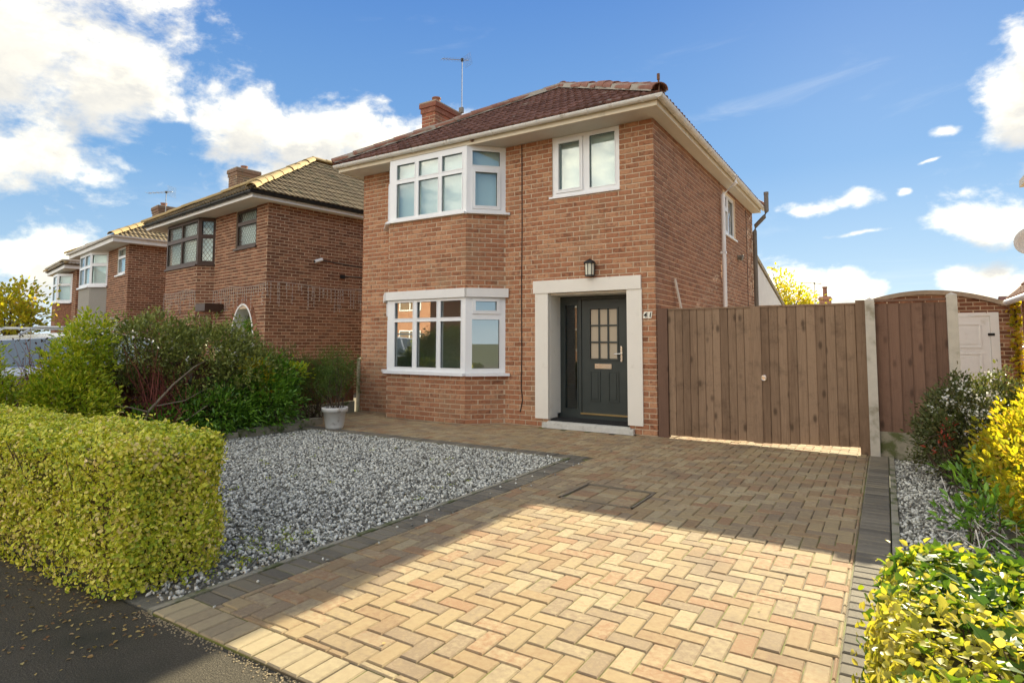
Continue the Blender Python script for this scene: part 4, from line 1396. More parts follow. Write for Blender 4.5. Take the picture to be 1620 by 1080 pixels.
# ================================================================== neighbouring houses
def lattice(b, O, u, rect, n, sx=.105, sz=.155, r=.005):
    """diamond leading across a pane"""
    u0, u1, z0, z1 = rect
    N = np.array([u[1], -u[0]])
    for sgn in (1, -1):
        k = -40
        while k < 60:
            # line: (a-u0)/sx + sgn*(z-z0)/sz = k
            pts = []
            for a in (u0, u1):
                z = z0 + sgn * (k - (a - u0) / sx) * sz
                if z0 <= z <= z1: pts.append((a, z))
            for z in (z0, z1):
                a = u0 + (k - sgn * (z - z0) / sz) * sx
                if u0 < a < u1: pts.append((a, z))
            if len(pts) >= 2:
                q = [(O[0] + u[0] * a + N[0] * n, O[1] + u[1] * a + N[1] * n, z) for a, z in pts[:2]]
                b.tube(q, r, 4, False)
            k += 1


X2, Y2 = -9.94, .39
n2 = thing('house', 'brown brick house with diamond leaded windows, golden hip tiles and arched porch', 'house', (X2 - 3.1, Y2 + 4, 0))
B2P, B2L, B2R, B2WR, B2WL = .35, X2 - 5.40, X2 - 3.20, X2 - 2.92, X2 - 5.70
arch_c, arch_w, arch_top = X2 - 1.16, .60, 2.36
W2L, W2R = X2 - 1.70, X2 - .57


def in_arch(x, z, grow=0.):
    s = abs(x - arch_c) / (arch_w + grow)
    return s < 1 and z < 1.35 + (arch_top - 1.35 + grow) * math.sqrt(max(0, 1 - s ** 2.0))


f2x = lambda X: X - (X2 - 6.2)
h2_holes = [(f2x(W2L), f2x(W2R), 3.85, 4.85), (f2x(B2WL), f2x(B2WR), 0, 4.86), (f2x(arch_c - arch_w), f2x(arch_c + arch_w), 0, 1.35)]
faces2 = [dict(o=(X2 - 6.2, Y2), u=(1, 0), L=6.2, z0=0, z1=4.86, holes=h2_holes, m=0, skip=lambda uu, z: in_arch(uu + X2 - 6.2, z, .10))]
cu_ = np.array([B2WR - B2R, B2P])
c2 = np.linalg.norm(cu_)
faces2.append(dict(o=(B2R, Y2 - B2P), u=cu_ / c2, L=c2, z0=0, z1=3.55, m=0))
faces2.append(dict(o=(B2L, Y2 - B2P), u=(1, 0), L=B2R - B2L, z0=0, z1=3.55, m=0))
cv_ = np.array([B2L - B2WL, -B2P])
faces2.append(dict(o=(B2WL, Y2), u=cv_ / np.linalg.norm(cv_), L=np.linalg.norm(cv_), z0=0, z1=3.55, m=0))
faces2.append(dict(o=(X2, Y2), u=(0, 1), L=8.1, z0=0, z1=4.86, m=0, off=.1))
core2 = [dict(f) for f in faces2]
core2[0] = dict(faces2[0], holes=h2_holes[:2] + [(f2x(arch_c - arch_w), f2x(arch_c + arch_w), 0, 2.25)])
wall2 = wall_core(core2, M['mortar2'], n2)
lst = []
for k, f in enumerate(faces2):
    lst += [(*q, 0) for q in lay_bricks(f, 60 + k)]
place_bricks(lst, [M['brick2']], wall2, 300)
obj('rear_wall', B().quad((X2 - 6.2, Y2 + 8.1, 0), (X2, Y2 + 8.1, 0), (X2, Y2 + 8.1, 4.86), (X2 - 6.2, Y2 + 8.1, 4.86)).quad((X2 - 6.2, Y2, 0), (X2 - 6.2, Y2 + 8.1, 0), (X2 - 6.2, Y2 + 8.1, 4.86), (X2 - 6.2, Y2, 4.86)), M['far_brick'], n2)
obj('partition_wall', B().box(X2 - 6.1, X2 - .1, Y2 + 2.6, Y2 + 2.7, .1, 4.8).box(X2 - 6.1, X2 - .1, Y2 + .5, Y2 + 2.6, 2.45, 2.6), M['room'], n2)
# porch arch: ring of voussoirs, white trim, pale inside
ar, trim = B(), B()
na = 22
for k in range(na):
    t0, t1 = math.pi * k / na, math.pi * (k + 1) / na - .012
    P = lambda t, g: (arch_c - (arch_w + g) * math.cos(t), 1.35 + (arch_top - 1.35 + g) * math.sin(t))
    q = [P(t0, .03), P(t1, .03), P(t1, .22), P(t0, .22)]
    ar.prism([(x_, Y2 - .012, z_) for x_, z_ in q], (0, .10, 0))
    t1 = math.pi * (k + 1) / na
    q = [P(t0, -.02), P(t1, -.02), P(t1, .03), P(t0, .03)]
    trim.prism([(x_, Y2 - .02, z_) for x_, z_ in q], (0, .35, 0))
tag(obj('arch_bricks', ar, M['brick2'], n2), kind='stuff')
for sx in (-1, 1):
    trim.box(min(arch_c + sx * (arch_w - .02), arch_c + sx * (arch_w + .03)), max(arch_c + sx * (arch_w - .02), arch_c + sx * (arch_w + .03)), Y2 - .02, Y2 + .33, 0, 1.35)
obj('arch_trim', trim, M['white'], n2)
obj('porch_back', B().box(X2 - 2.0, X2 - .15, Y2 + 1.05, Y2 + 1.1, 0, 2.4).box(X2 - 2.0, X2 - 1.95, Y2 + .1, Y2 + 1.05, 0, 2.4), M['render'], n2)
for nm, z0, z1, zz in (('bay_window', 3.55, 4.84, (3.64, 4.28, 4.38, 4.76)), ('bay_window', .9, 2.3, (1.0, 1.75, 1.85, 2.2))):
    fl = [(a_, b_, zz[i_], zz[i_ + 1], False) for i_ in (0, 2) for a_, b_ in ((.08, 1.06), (1.14, 2.12))]
    cl_ = [(.09, c2 - .06, zz[0], zz[1], False), (.09, c2 - .06, zz[2], zz[3], False)]
    w = window(nm, n2, [((B2L, Y2 - B2P), (B2R, Y2 - B2P), fl), ((B2R, Y2 - B2P), (B2WR, Y2), cl_)], z0, z1, M['brown_frame'], M['glass2'],
               sill=([(B2WL, Y2), (B2L, Y2 - B2P), (B2R, Y2 - B2P), (B2WR, Y2)], .06, .05))
    lb_ = B()
    for l in fl: lattice(lb_, (B2L, Y2 - B2P), (1, 0), l[:4], -.03)
    for l in cl_: lattice(lb_, (B2R, Y2 - B2P), cu_ / c2, l[:4], -.03)
    obj('leading', lb_, M['grey_pipe'], w)
    obj('blind', B().box(B2L + .1, B2R - .05, Y2 - B2P + .12, Y2 - B2P + .13, z0, z1).obox((B2R - .02, Y2 - B2P + .14, z0), (cu_[0], cu_[1] - .02, 0), (.005, -.003, 0), (0, 0, z1 - z0)), M['pale_blind'], w)
lw = [(.07, 1.06, 3.92, 4.45, False), (.07, 1.06, 4.54, 4.79, False)]
w = window('window', n2, [((W2L, Y2 + .02), (W2R, Y2 + .02), lw)], 3.85, 4.86, M['brown_frame'], M['glass2'], sill=([(W2L - .04, Y2 + .02), (W2R + .04, Y2 + .02)], .07, .05))
lb_ = B()
for l in lw: lattice(lb_, (W2L, Y2 + .02), (1, 0), l[:4], -.03, .095, .13)
obj('leading', lb_, M['grey_pipe'], w)
obj('blind', B().box(W2L + .05, W2R - .05, Y2 + .14, Y2 + .15, 3.87, 4.84), M['pale_blind'], w)
obj('bay_canopy', B().box(X2 - 2.85, X2 - 2.25, Y2 - .50, Y2 - .02, 2.22, 2.42), M['brown_frame'], n2)
eaves(n2, X2 - 6.2, X2, Y2, Y2 + 8.1, .28, .55, 4.86, M['white'], M['soffit'], M['black_plastic'])
hip_roof(n2, X2 - 6.57, X2 + .37, Y2 - .64, Y2 + 8.3, 5.03, (X2 - 3.1, Y2 + 3.05, 7.24), (X2 - 3.1, Y2 + 5.0, 7.24), M['tile2'], M['ridge2'], 300, ('front', 'right', 'left'), cem=False)
chimney(n2, X2 - 6.15, X2 - 5.55, Y2 + 1.75, Y2 + 2.5, 4.9, 7.2, M['brick_old'], M['mortar2'], [(X2 - 5.8, Y2 + 2.1, .11, .16)])

cm = thing('security_camera', 'small white security camera on the side wall of the leaded window house', 'camera', (X2, 1.72, 3.54))
obj('mount', B().tube([(X2, 1.86, 3.57), (X2 + .09, 1.84, 3.57), (X2 + .10, 1.78, 3.55)], .022, 8), M['upvc'], cm)
obj('camera_body', B().tube([(X2 + .10, 1.86, 3.58), (X2 + .10, 1.64, 3.50)], .042, 10), M['upvc'], cm)
obj('lens', B().tube([(X2 + .10, 1.645, 3.503), (X2 + .10, 1.632, 3.498)], .030, 10), M['black_plastic'], cm)
obj('cable', B().tube([(X2 + .012, 1.90, 3.57), (X2 + .012, 2.6, 3.52), (X2 + .012, 3.4, 3.49), (X2 + .012, 4.2, 3.48)], .014, 6), M['black_plastic'], n2)
obj('cable', B().tube([(X2 + .012, 2.55, 3.20), (X2 + .012, 3.2, 3.20), (X2 + .012, 4.2, 3.19)], .014, 6).box(X2, X2 + .06, 2.48, 2.60, 3.13, 3.23), M['black_plastic'], n2)

ic = thing('icicle_lights', 'string of white icicle lights hung along the leaded window house', 'fairy lights', (X2, Y2, 2.8))
b = B()
rr = random.Random(9)
path = [(X2 + .03, yy, 2.86 + .04 * math.sin(yy * 2.1)) for yy in np.linspace(Y2, 4.4, 34)]
pathf = [(xx, Y2 - .03 - (B2P if B2L < xx < B2R else 0), 2.86 - .06 * abs(math.sin(xx * 1.6))) for xx in np.linspace(X2 + .03, X2 - 6.1, 52)]
for pth in (path, pathf):
    b.tube(pth, .0055, 4, False)
    for i, p in enumerate(pth):
        n_ = rr.choice((1, 1, 2))
        for k in range(n_):
            q = np.array(p) + np.array([0, rr.uniform(-.05, .05), 0]) * (1 if pth is path else 0)
            l = rr.choice((.16, .25, .38, .52, .62))
            b.tube([q, q + [0, rr.gauss(0, .012), -l * .5], q + [0, rr.gauss(0, .02), -l]], .0034, 4, False)
            for z in np.arange(.06, l, .09):
                b.box(q[0] - .006, q[0] + .009, q[1] - .008, q[1] + .008, q[2] - z - .012, q[2] - z + .012)
obj('light_string', b, M['fairy_wire'], ic)
# hanging fern in the arch
hb = thing('hanging_basket', 'green trailing plant in a hanging basket inside the arched porch', 'hanging plant', (X2 - 1.22, Y2 + .35, 1.9))
obj('basket', B().lathe((X2 - 1.22, Y2 + .35, 1.72), [(.02, 0), (.13, .06), (.16, .15)], 12), M['core'], hb)
obj('chain', B().tube([(X2 - 1.22, Y2 + .35, 2.3), (X2 - 1.35, Y2 + .35, 1.86)], .006, 4).tube([(X2 - 1.22, Y2 + .35, 2.3), (X2 - 1.09, Y2 + .35, 1.86)], .006, 4), M['steel'], hb)
P, D = shrub_points([((X2 - 1.22, Y2 + .35, 1.86), (.24, .2, .17))], 150, 4)
p, d = sprigs(P, D, 6, .06, -.1)
foliage('foliage', p, d, .06, .45, M['choisya'], hb)


def swing(roots, pivot, deg):
    """turn whole things about a vertical line: the row of houses follows a bend in the street"""
    a = R(-deg)
    for o in roots:
        dx, dy = o.location.x - pivot[0], o.location.y - pivot[1]
        o.location.x = pivot[0] + dx * math.cos(a) - dy * math.sin(a)
        o.location.y = pivot[1] + dx * math.sin(a) + dy * math.cos(a)
        o.rotation_euler.z = a


swing([n2, cm, ic, hb], (X2, Y2), 8.2)


def plain_house(label, X, Y, W, D, H, es, ef, peak, tm, rm, sides, nb=0, bay=None, brick=('brick2', 'mortar2')):
    h = thing('house', label, 'house', (X - W / 2, Y + D / 2, 0))
    fs = [dict(o=(X - W, Y), u=(1, 0), L=W, z0=0, z1=H, m=0, holes=bay or []), dict(o=(X, Y), u=(0, 1), L=D, z0=0, z1=H, m=0, off=.1)]
    wl = wall_core(fs, M[brick[1]], h)
    l_ = []
    for k, f in enumerate(fs): l_ += [(*q, 0) for q in lay_bricks(f, 90 + k)]
    place_bricks(l_, [M[brick[0]]], wl, nb)
    obj('rear_wall', B().quad((X - W, Y + D, 0), (X, Y + D, 0), (X, Y + D, H), (X - W, Y + D, H)).quad((X - W, Y, 0), (X - W, Y + D, 0), (X - W, Y + D, H), (X - W, Y, H)), M['far_brick'], h)
    eaves(h, X - W, X, Y, Y + D, es, ef, H, M['white'], M['soffit'], M['white'])
    hip_roof(h, X - W - es - .1, X + es + .1, Y - ef - .09, Y + D + .3, H + .16, (X - W / 2, Y + peak[0], peak[1]), (X - W / 2, Y + peak[0] + 1.2, peak[1]), tm, rm, 120, sides, cem=False)
    return h


X3, Y3 = -19.28, 1.61
n3 = plain_house('brick house with a white bay over grey pebbledash, third along the row', X3, Y3, 5.9, 8, 4.80, .32, .55, (2.9, 6.95), M['tile2'], M['ridge2'], ('front', 'right'),
                 bay=[(5.9 - 1.40, 5.9 - .38, 3.80, 4.76)])
bp, bl, br_, bw = .45, X3 - 4.85, X3 - 3.15, X3 - 2.62
obj('bay_wall', B().prism([(bl - .3, Y3, 0), (bl, Y3 - bp, 0), (br_, Y3 - bp, 0), (bw, Y3, 0)], (0, 0, 3.5)), M['pebbledash'], n3)
cw = math.hypot(bw - br_, bp)
w = window('bay_window', n3, [((bl, Y3 - bp), (br_, Y3 - bp), [(.07, .80, 3.6, 4.2, False), (.90, 1.63, 3.6, 4.2, False), (.07, .80, 4.3, 4.68, False), (.90, 1.63, 4.3, 4.68, False)]),
                              ((br_, Y3 - bp), (bw, Y3), [(.07, cw - .06, 3.6, 4.25, False), (.07, cw - .06, 4.36, 4.68, False)])], 3.5, 4.8, M['upvc'], M['glass2'],
           sill=([(bl - .3, Y3), (bl, Y3 - bp), (br_, Y3 - bp), (bw + .02, Y3)], .08, .06))
obj('blind', B().prism([(bl, Y3 - bp + .15, 3.5), (br_, Y3 - bp + .15, 3.5), (bw - .02, Y3 + .03, 3.5), (bw - .02, Y3 + .05, 3.5), (br_, Y3 - bp + .17, 3.5)], (0, 0, 1.3)), M['pale_blind'], w)
w = window('window', n3, [((X3 - 1.40, Y3 + .02), (X3 - .38, Y3 + .02), [(.07, .95, 3.88, 4.38, False), (.07, .95, 4.46, 4.70, False)])], 3.79, 4.76, M['upvc'], M['glass2'],
           sill=([(X3 - 1.46, Y3 + .02), (X3 - .32, Y3 + .02)], .09, .05))
obj('blind', B().box(X3 - 1.36, X3 - .42, Y3 + .14, Y3 + .15, 3.82, 4.75), M['pale_blind'], w)
chimney(n3, X3 - 4.4, X3 - 3.6, Y3 + 1.9, Y3 + 2.5, 5.4, 7.05, M['brick_old'], M['mortar2'], [(X3 - 4.0, Y3 + 2.2, .12, .2)])
obj('lean_to', B().prism([(X3 + .02, 2.6, 0), (X3 + .02, 6.5, 0), (X3 + .02, 6.5, 2.5), (X3 + .02, 2.6, 2.5)], (1.6, 0, 0)), M['brick2'], n3)
swing([n3], (X3, Y3), 11)
X4, Y4 = -27.6, 3.40
n4 = plain_house('farthest brick house at the left end of the row, with a narrow white window', X4, Y4, 4.0, 8, 4.62, .35, .5, (2.0, 6.0), M['tile2'], M['ridge2'], ('front', 'right'))
window('bay_window', n4, [((-30.2, Y4 - .5), (-29.1, Y4 - .5), [(.08, 1.0, 3.3, 3.95, False), (.08, 1.0, 4.05, 4.4, False)]), ((-29.1, Y4 - .5), (-28.55, Y4), [(.10, .66, 3.3, 3.95, False), (.10, .66, 4.05, 4.4, False)])],
       3.2, 4.5, M['upvc'], M['glass2'], sill=([(-30.2, Y4 - .5), (-29.1, Y4 - .5), (-28.5, Y4)], .08, .06))
obj('bay_wall', B().prism([(-30.6, Y4, 0), (-30.2, Y4 - .5, 0), (-29.1, Y4 - .5, 0), (-28.55, Y4, 0)], (0, 0, 3.14)), M['brick2'], n4)
obj('blind', B().prism([(-30.2, Y4 - .36, 3.2), (-29.15, Y4 - .36, 3.2), (-28.6, Y4 + .06, 3.2), (-28.7, Y4 + .1, 3.2)], (0, 0, 1.3)), M['pale_blind'], n4)
swing([n4], (X4, Y4), 13)
aerial('television_aerial', 'small television aerial on a thin mast beyond the leaded window house', -22.0, 4.2, 5.8, 7.6, R(200), 0, 7, M['steel'], 1.2)

# ------------------------------------------------------------------ garage and the house on the right
gx0, gx1, gy = 2.2, 5.16, 6.5
ga = thing('garage', 'brick garage with a curved roof and white panelled door behind the fence', 'garage', (3.7, 8, 0))
zr = lambda x_: 2.14 + .37 * (1 - ((x_ - 3.68) / 1.5) ** 2)
gf = [dict(o=(gx0, gy), u=(1, 0), L=gx1 - gx0, z0=0, z1=2.50, m=0, holes=[(3.0 - gx0, 4.88 - gx0, 0, 2.0)], skip=lambda uu, z: z > zr(uu + gx0) - .05)]
gw = obj('wall', B().plate((gx0, gy, 0), (1, 0), (0, gx1 - gx0, 0, 2.13), [(3.0 - gx0, 4.88 - gx0, 0, 2.0)], -.1, 0).prism([(gx0 + i * .148, gy, 2.13 if i in (0, 20) else zr(gx0 + i * .148) - .03) for i in range(21)][::-1], (0, .1, 0))
         .box(gx1 - .1, gx1, gy + .1, 11.5, 0, 2.13).box(gx0, gx0 + .1, gy + .1, 11.5, 0, 2.13), M['mortar2'], ga)
place_bricks([(*q, 0) for q in lay_bricks(gf[0], 77)], [M['brick2']], gw, 200)
b = B()
for i in range(20):
    xa, xb = gx0 - .06 + i * .154, gx0 - .06 + (i + 1) * .154
    b.prism([(xa, gy - .08, zr(xa)), (xb, gy - .08, zr(xb)), (xb, gy - .08, zr(xb) - .09), (xa, gy - .08, zr(xa) - .09)], (0, 5.2, 0))
obj('roof', b, M['garage_felt'], ga)
fr = B().plate((2.98, gy + .02, 0), (1, 0), (0, 1.90, 0, 2.02), [(.06, 1.76, 0, 1.95)], -.08, .03)
obj('door_frame', fr, M['white'], ga)
for x0, x1 in ((3.045, 3.885), (3.895, 4.735)):
    dl = B().plate((x0, gy + .02, 0), (1, 0), (0, x1 - x0, .03, 1.945), [], -.03, .012)
    for z0, z1 in ((.15, .62), (.72, 1.20), (1.30, 1.80)):
        dl.plate((x0, gy + .02, 0), (1, 0), (.14, x1 - x0 - .14, z0, z1), [(.17, x1 - x0 - .17, z0 + .03, z1 - .03)], .012, .026)
        dl.plate((x0, gy + .02, 0), (1, 0), (.22, x1 - x0 - .22, z0 + .08, z1 - .08), [], .012, .022)
    dd = obj('garage_door', dl, M['white'], ga)
    for z in (.75, 1.55):
        obj('hinge', B().box(x1 - .04, x1 + .07, gy - .02, gy - .0, z, z + .05), M['black_plastic'], dd)
cv = thing('climbing_plant', 'strip of yellow leaved climber growing up the corner of the garage', 'climber', (5.14, 6.4, 0))
n_ = 420
p = np.stack([5.14 + rng.normal(0, .05, n_), 6.40 + rng.normal(0, .05, n_), rng.uniform(0, 2.35, n_)], 1)
foliage('foliage', p, rng.normal(size=(n_, 3)) + [0, -.4, -.2], .085, .8, M['yellow_leaf'], cv)
obj('stem', B().tube([(5.14, 6.42, 0), (5.15, 6.43, 1.2), (5.13, 6.42, 2.4)], .02, 6), M['twig'], cv)

rh = thing('house', 'brick house at the right edge with a tiled single storey side and satellite dish', 'house', (8, 5, 0))
obj('side_wall', B().quad((5.2, 6.2, 0), (5.2, -3, 0), (5.2, -3, 2.2), (5.2, 6.2, 2.2)).quad((8, 6.2, 0), (5.2, 6.2, 0), (5.2, 6.2, 2.2), (8, 6.2, 2.2)).quad((5.2, -3, 0), (8, -3, 0), (8, -3, 2.2), (5.2, -3, 2.2)), M['far_brick_y'], rh)
lr = obj('lean_to_roof', B().prism([(5.02, 6.35, 2.24), (6.2, 6.35, 3.55), (6.2, 6.35, 3.48), (5.02, 6.35, 2.16)], (0, -9.5, 0)), M['felt'], rh)
store = []
sl = math.hypot(1.18, 1.31)
roof_plane((5.02, -3.1, 2.26), (0, 1, 0), (1.18 / sl, 0, 1.31 / sl), 9.4, sl, 0, 0, M['tile'], lr, 40, [])
st = []
roof_plane((5.02, 6.35, 2.26), (0, -1, 0), (1.18 / sl, 0, 1.31 / sl), 9.4, sl, 0, 0, M['ridge'], lr, 60, st)
flush_tiles(st, lr, 60)
obj('gutter', B().tube([(4.99, 6.35, 2.20), (4.99, -3.1, 2.20)], .055, 10), M['upvc'], rh)
obj('barge_board', B().prism([(5.0, 6.38, 2.14), (6.22, 6.38, 3.50), (6.22, 6.38, 3.62), (5.0, 6.38, 2.28)], (0, .025, 0)), M['cream'], rh)
obj('main_wall', B().quad((6.22, 8.2, 0), (6.22, -2.0, 0), (6.22, -2.0, 4.9), (6.22, 8.2, 4.9)).quad((12, 8.2, 0), (6.22, 8.2, 0), (6.22, 8.2, 4.9), (12, 8.2, 4.9)).quad((6.22, -2, 0), (12, -2, 0), (12, -2, 4.9), (6.22, -2, 4.9)), M['far_brick_y'], rh)
b = B().add([(5.55, -2.5, 4.95), (5.55, 8.0, 4.95), (12.5, 8.0, 4.95), (12.5, -2.5, 4.95), (9, 1, 7.2), (9, 5, 7.2), (5.55, -2.5, 4.8), (5.55, 8.0, 4.8), (12.5, 8.0, 4.8), (12.5, -2.5, 4.8)],
            [(0, 4, 5, 1), (1, 5, 2), (2, 5, 4, 3), (3, 4, 0), (6, 7, 8, 9), (0, 1, 7, 6), (1, 2, 8, 7), (2, 3, 9, 8), (3, 0, 6, 9)])
obj('roof', b, M['cream'], rh)
sd = thing('satellite_dish', 'pale satellite dish at the right edge above the tiled lean-to roof', 'satellite dish', (5.75, 6.6, 3.4))
n_ = 24
dv, dfc = [], []
ax = Vector((-.35, -.92, .30)).normalized()
e1 = ax.cross(Vector((0, 0, 1))).normalized()
e2 = e1.cross(ax)
cen = Vector((5.455, 6.6, 3.44))
for r_, h_ in ((.0, -.08), (.11, -.07), (.20, -.04), (.265, 0), (.27, -.012), (.20, -.055), (.11, -.085), (0, -.095)):
    for k in range(n_):
        a = 2 * math.pi * k / n_
        dv.append(cen + e1 * r_ * math.cos(a) + e2 * r_ * 1.1 * math.sin(a) + ax * h_)
for i in range(7):
    for k in range(n_):
        dfc.append((i * n_ + k, i * n_ + (k + 1) % n_, (i + 1) * n_ + (k + 1) % n_, (i + 1) * n_ + k))
obj('reflector', B().add(dv, dfc), M['dish'], sd, smooth=True)
tip = cen + ax * .30 - e2 * .25
obj('arm', B().tube([cen - e2 * .33, tip], .014, 6), M['steel'], sd)
obj('receiver', B().tube([tip - ax * .02 - e2 * .01, tip - ax * .13 + e2 * .05], .032, 8), M['black_plastic'], sd)
obj('bracket', B().tube([cen - ax * .09, cen - ax * .3 + Vector((.25, 0, 0)), (6.2, 6.75, 3.35)], .02, 6), M['steel'], sd)

# far things over the gate
fh = thing('house', 'distant house roof with a slim red chimney above the gate', 'house', (.1, 31, 0))
obj('wall', B().box(-4, 4, 30, 36, 0, 2.2), M['far_brick'], fh)
obj('roof', B().prism([(-4.3, 29.7, 2.2), (-4.3, 33, 2.9), (-4.3, 36.3, 2.2)], (8.6, 0, 0)), M['tile'], fh)
ch = obj('chimney', B().box(-.28, .32, 30.4, 31.0, 2.2, 4.10).box(-.33, .37, 30.35, 31.05, 3.92, 4.02), M['far_brick'], fh)
obj('chimney_pot', B().lathe((.02, 30.7, 4.1), [(.12, 0), (.11, .5), (.14, .52), (.14, .6), (0, .6)], 12), M['ridge'], ch)
aerial('television_aerial', 'distant television aerial beside the slim red chimney', -.52, 30.7, 2.6, 4.98, R(200), R(5), 8, M['grey_pipe'], 1.5)
fh2 = thing('house', 'distant house with a stubby brick chimney above the garage end', 'house', (13, 36, 0))
obj('wall', B().box(8.9, 14, 34, 40, 0, 2.6), M['far_brick'], fh2)
obj('roof', B().prism([(8.8, 33.8, 2.6), (8.8, 37, 4.2), (8.8, 40.2, 2.6)], (5.4, 0, 0)), M['tile'], fh2)
ch = obj('chimney', B().box(9.55, 10.7, 33.4, 34.2, 2.6, 4.75), M['far_brick'], fh2)
obj('chimney_pot', B().lathe((10.1, 33.8, 4.75), [(.20, 0), (.18, .6), (.22, .62), (.22, .75), (0, .75)], 12), M['ridge'], ch)
obj('chimney_pot', B().lathe((10.45, 33.8, 4.75), [(.15, 0), (.14, .25), (.17, .3), (0, .3)], 12), M['ridge'], ch)


def tree(name, label, c, r, h, m, n, size, trunk=.10, seed=3, leafk=7):
    t = thing(name, label, 'tree', (c[0], c[1], 0))
    P, D = shrub_points([((c[0], c[1], h), r), ((c[0] + r[0] * .4, c[1], h - r[2] * .4), [q * .7 for q in r]), ((c[0] - r[0] * .45, c[1] + .2, h - r[2] * .3), [q * .65 for q in r])], n, seed, .3, .3)
    p, d = sprigs(P, D, leafk, size * 2)
    foliage('crown', p, d, size, .6, m, t)
    b = B().tube([(c[0], c[1], 0), (c[0] + .05, c[1], h * .5), (c[0], c[1], h)], [trunk, trunk * .7, trunk * .3], 8)
    for _ in range(14):
        e = P[rng.integers(len(P))]
        s = np.array([c[0], c[1], h * rng.uniform(.4, .85)])
        b.tube([s, s * .5 + e * .5 + rng.normal(0, .1, 3), e], [trunk * .4, trunk * .25, trunk * .1], 5, False)
    obj('trunk', b, M['twig'], t)
    return t


tree('tree', 'golden leaved autumn tree beyond the white sloping gable', (-.35, 17.0), (.95, .8, 1.05), 2.75, M['yellow_leaf'], 420, .13)
tree('tree', 'small yellow and rust leaved tree at the far left above the car', (-9.9, -4.65), (.55, .50, .48), 1.92, M['yellow_leaf'], 300, .075, .05, 8)

# ------------------------------------------------------------------ opposite side of the road (seen in the window panes)
for i, (xx, lab) in enumerate(((-27, 'sunlit brick house across the road, farthest left'), (-15.5, 'sunlit brick house across the road, opposite the leaded window house'), (-4, 'sunlit brick house across the road, opposite the gravel garden'), (7.5, 'sunlit brick house across the road, opposite the drive'))):
    oh = thing('house', lab, 'house', (xx, -27, 0), 'houses across the road')
    obj('wall', B().box(xx - 3.4, xx + 3.4, -31, -24, 0, 5), M['far_brick'], oh)
    b = B().add([(xx - 3.8, -23.5, 5), (xx + 3.8, -23.5, 5), (xx + 3.8, -31.5, 5), (xx - 3.8, -31.5, 5), (xx, -26.8, 7.4), (xx, -28.5, 7.4)], [(0, 4, 1), (1, 4, 5, 2), (2, 5, 3), (3, 5, 4, 0), (0, 1, 2, 3)])
    obj('roof', b, M['tile'], oh)
    obj('fascia', B().box(xx - 3.8, xx + 3.8, -23.5, -23.46, 4.8, 5.02), M['white'], oh)
    for wx, wz, ww, wh in ((xx + 1.6, 3.6, 2.0, 1.15), (xx - 1.9, 3.6, 1.2, 1.0), (xx + 1.6, .9, 2.0, 1.35)):
        window('window', oh, [((wx + ww / 2, -23.94), (wx - ww / 2, -23.94), [(.08, ww / 2 - .04, wz + .08, wz + wh - .08, False), (ww / 2 + .04, ww - .08, wz + .08, wz + wh - .08, False)])], wz, wz + wh, M['upvc'], M['glass2'])
    obj('front_door', B().box(xx - 2.3, xx - 1.4, -24, -23.95, 0, 2.05), M['white'], oh)

# ================================================================== hedges
def hedge(name, label, x0, x1, y0, y1, h, n, size, m, rc=.20, sag=0., top_share=.4, cat='hedge', front=.85, right=.85):
    """clipped hedge: leaves over a rounded box"""
    t = thing(name, label, cat, ((x0 + x1) / 2, (y0 + y1) / 2, 0))
    cx, cy = (x0 + x1) / 2, (y0 + y1) / 2
    hx, hy = (x1 - x0) / 2, (y1 - y0) / 2

    def surf(q):                                # project a point of the inner box outwards to the rounded surface
        c = np.stack([np.clip(q[:, 0], cx - hx + rc, cx + hx - rc), np.clip(q[:, 1], cy - hy + rc, cy + hy - rc), np.minimum(q[:, 2], h - rc * .55)], 1)
        sc = np.array([rc, rc, rc * .55])
        e = (q - c) / sc
        e /= np.linalg.norm(e, axis=1)[:, None] + 1e-9
        s = c + e * sc
        d = e / sc
        d /= np.linalg.norm(d, axis=1)[:, None] + 1e-9
        return s, d
    nt = int(n * top_share)
    nf = n - nt
    ne = n // 5
    q = np.concatenate([np.stack([rng.uniform(x0, x1, nt), rng.uniform(y0, y1, nt), np.full(nt, h)], 1),
                        np.stack([rng.uniform(x0, x1, nf), np.where(rng.uniform(size=nf) < front, y0, y1), rng.uniform(0.0, h, nf)], 1),
                        np.stack([np.where(rng.uniform(size=ne) < right, x1, x0), rng.uniform(y0, y1, ne), rng.uniform(0.0, h, ne)], 1)])
    s, d = surf(q)
    s[:, 2] = np.maximum(s[:, 2], .0)
    lumpy = .012 * np.sin(s[:, 0] * 9.1 + s[:, 2] * 7.7) + .010 * np.sin(s[:, 0] * 4.3 + 1.3 + s[:, 1] * 8.3) + .010 * np.sin(s[:, 2] * 14 + s[:, 0] * 3)
    dep = -np.abs(rng.normal(0, .040, len(s))) + lumpy + np.where(rng.uniform(size=len(s)) < .06, rng.uniform(0, .06, len(s)), 0)
    p = s + d * dep[:, None]
    p[:, 2] -= sag * (x1 - p[:, 0])
    p[:, 2] = np.maximum(p[:, 2], .0)
    bare = (p[:, 2] < .16) & (rng.uniform(size=len(p)) < .45)
    p, d = p[~bare], d[~bare]
    dirs = rng.normal(size=p.shape)
    dirs = dirs - d * (np.sum(dirs * d, 1) - rng.normal(.35, .35, len(d)))[:, None] + [0, 0, .15]
    return t, p, dirs, d, (x0, x1, y0, y1)


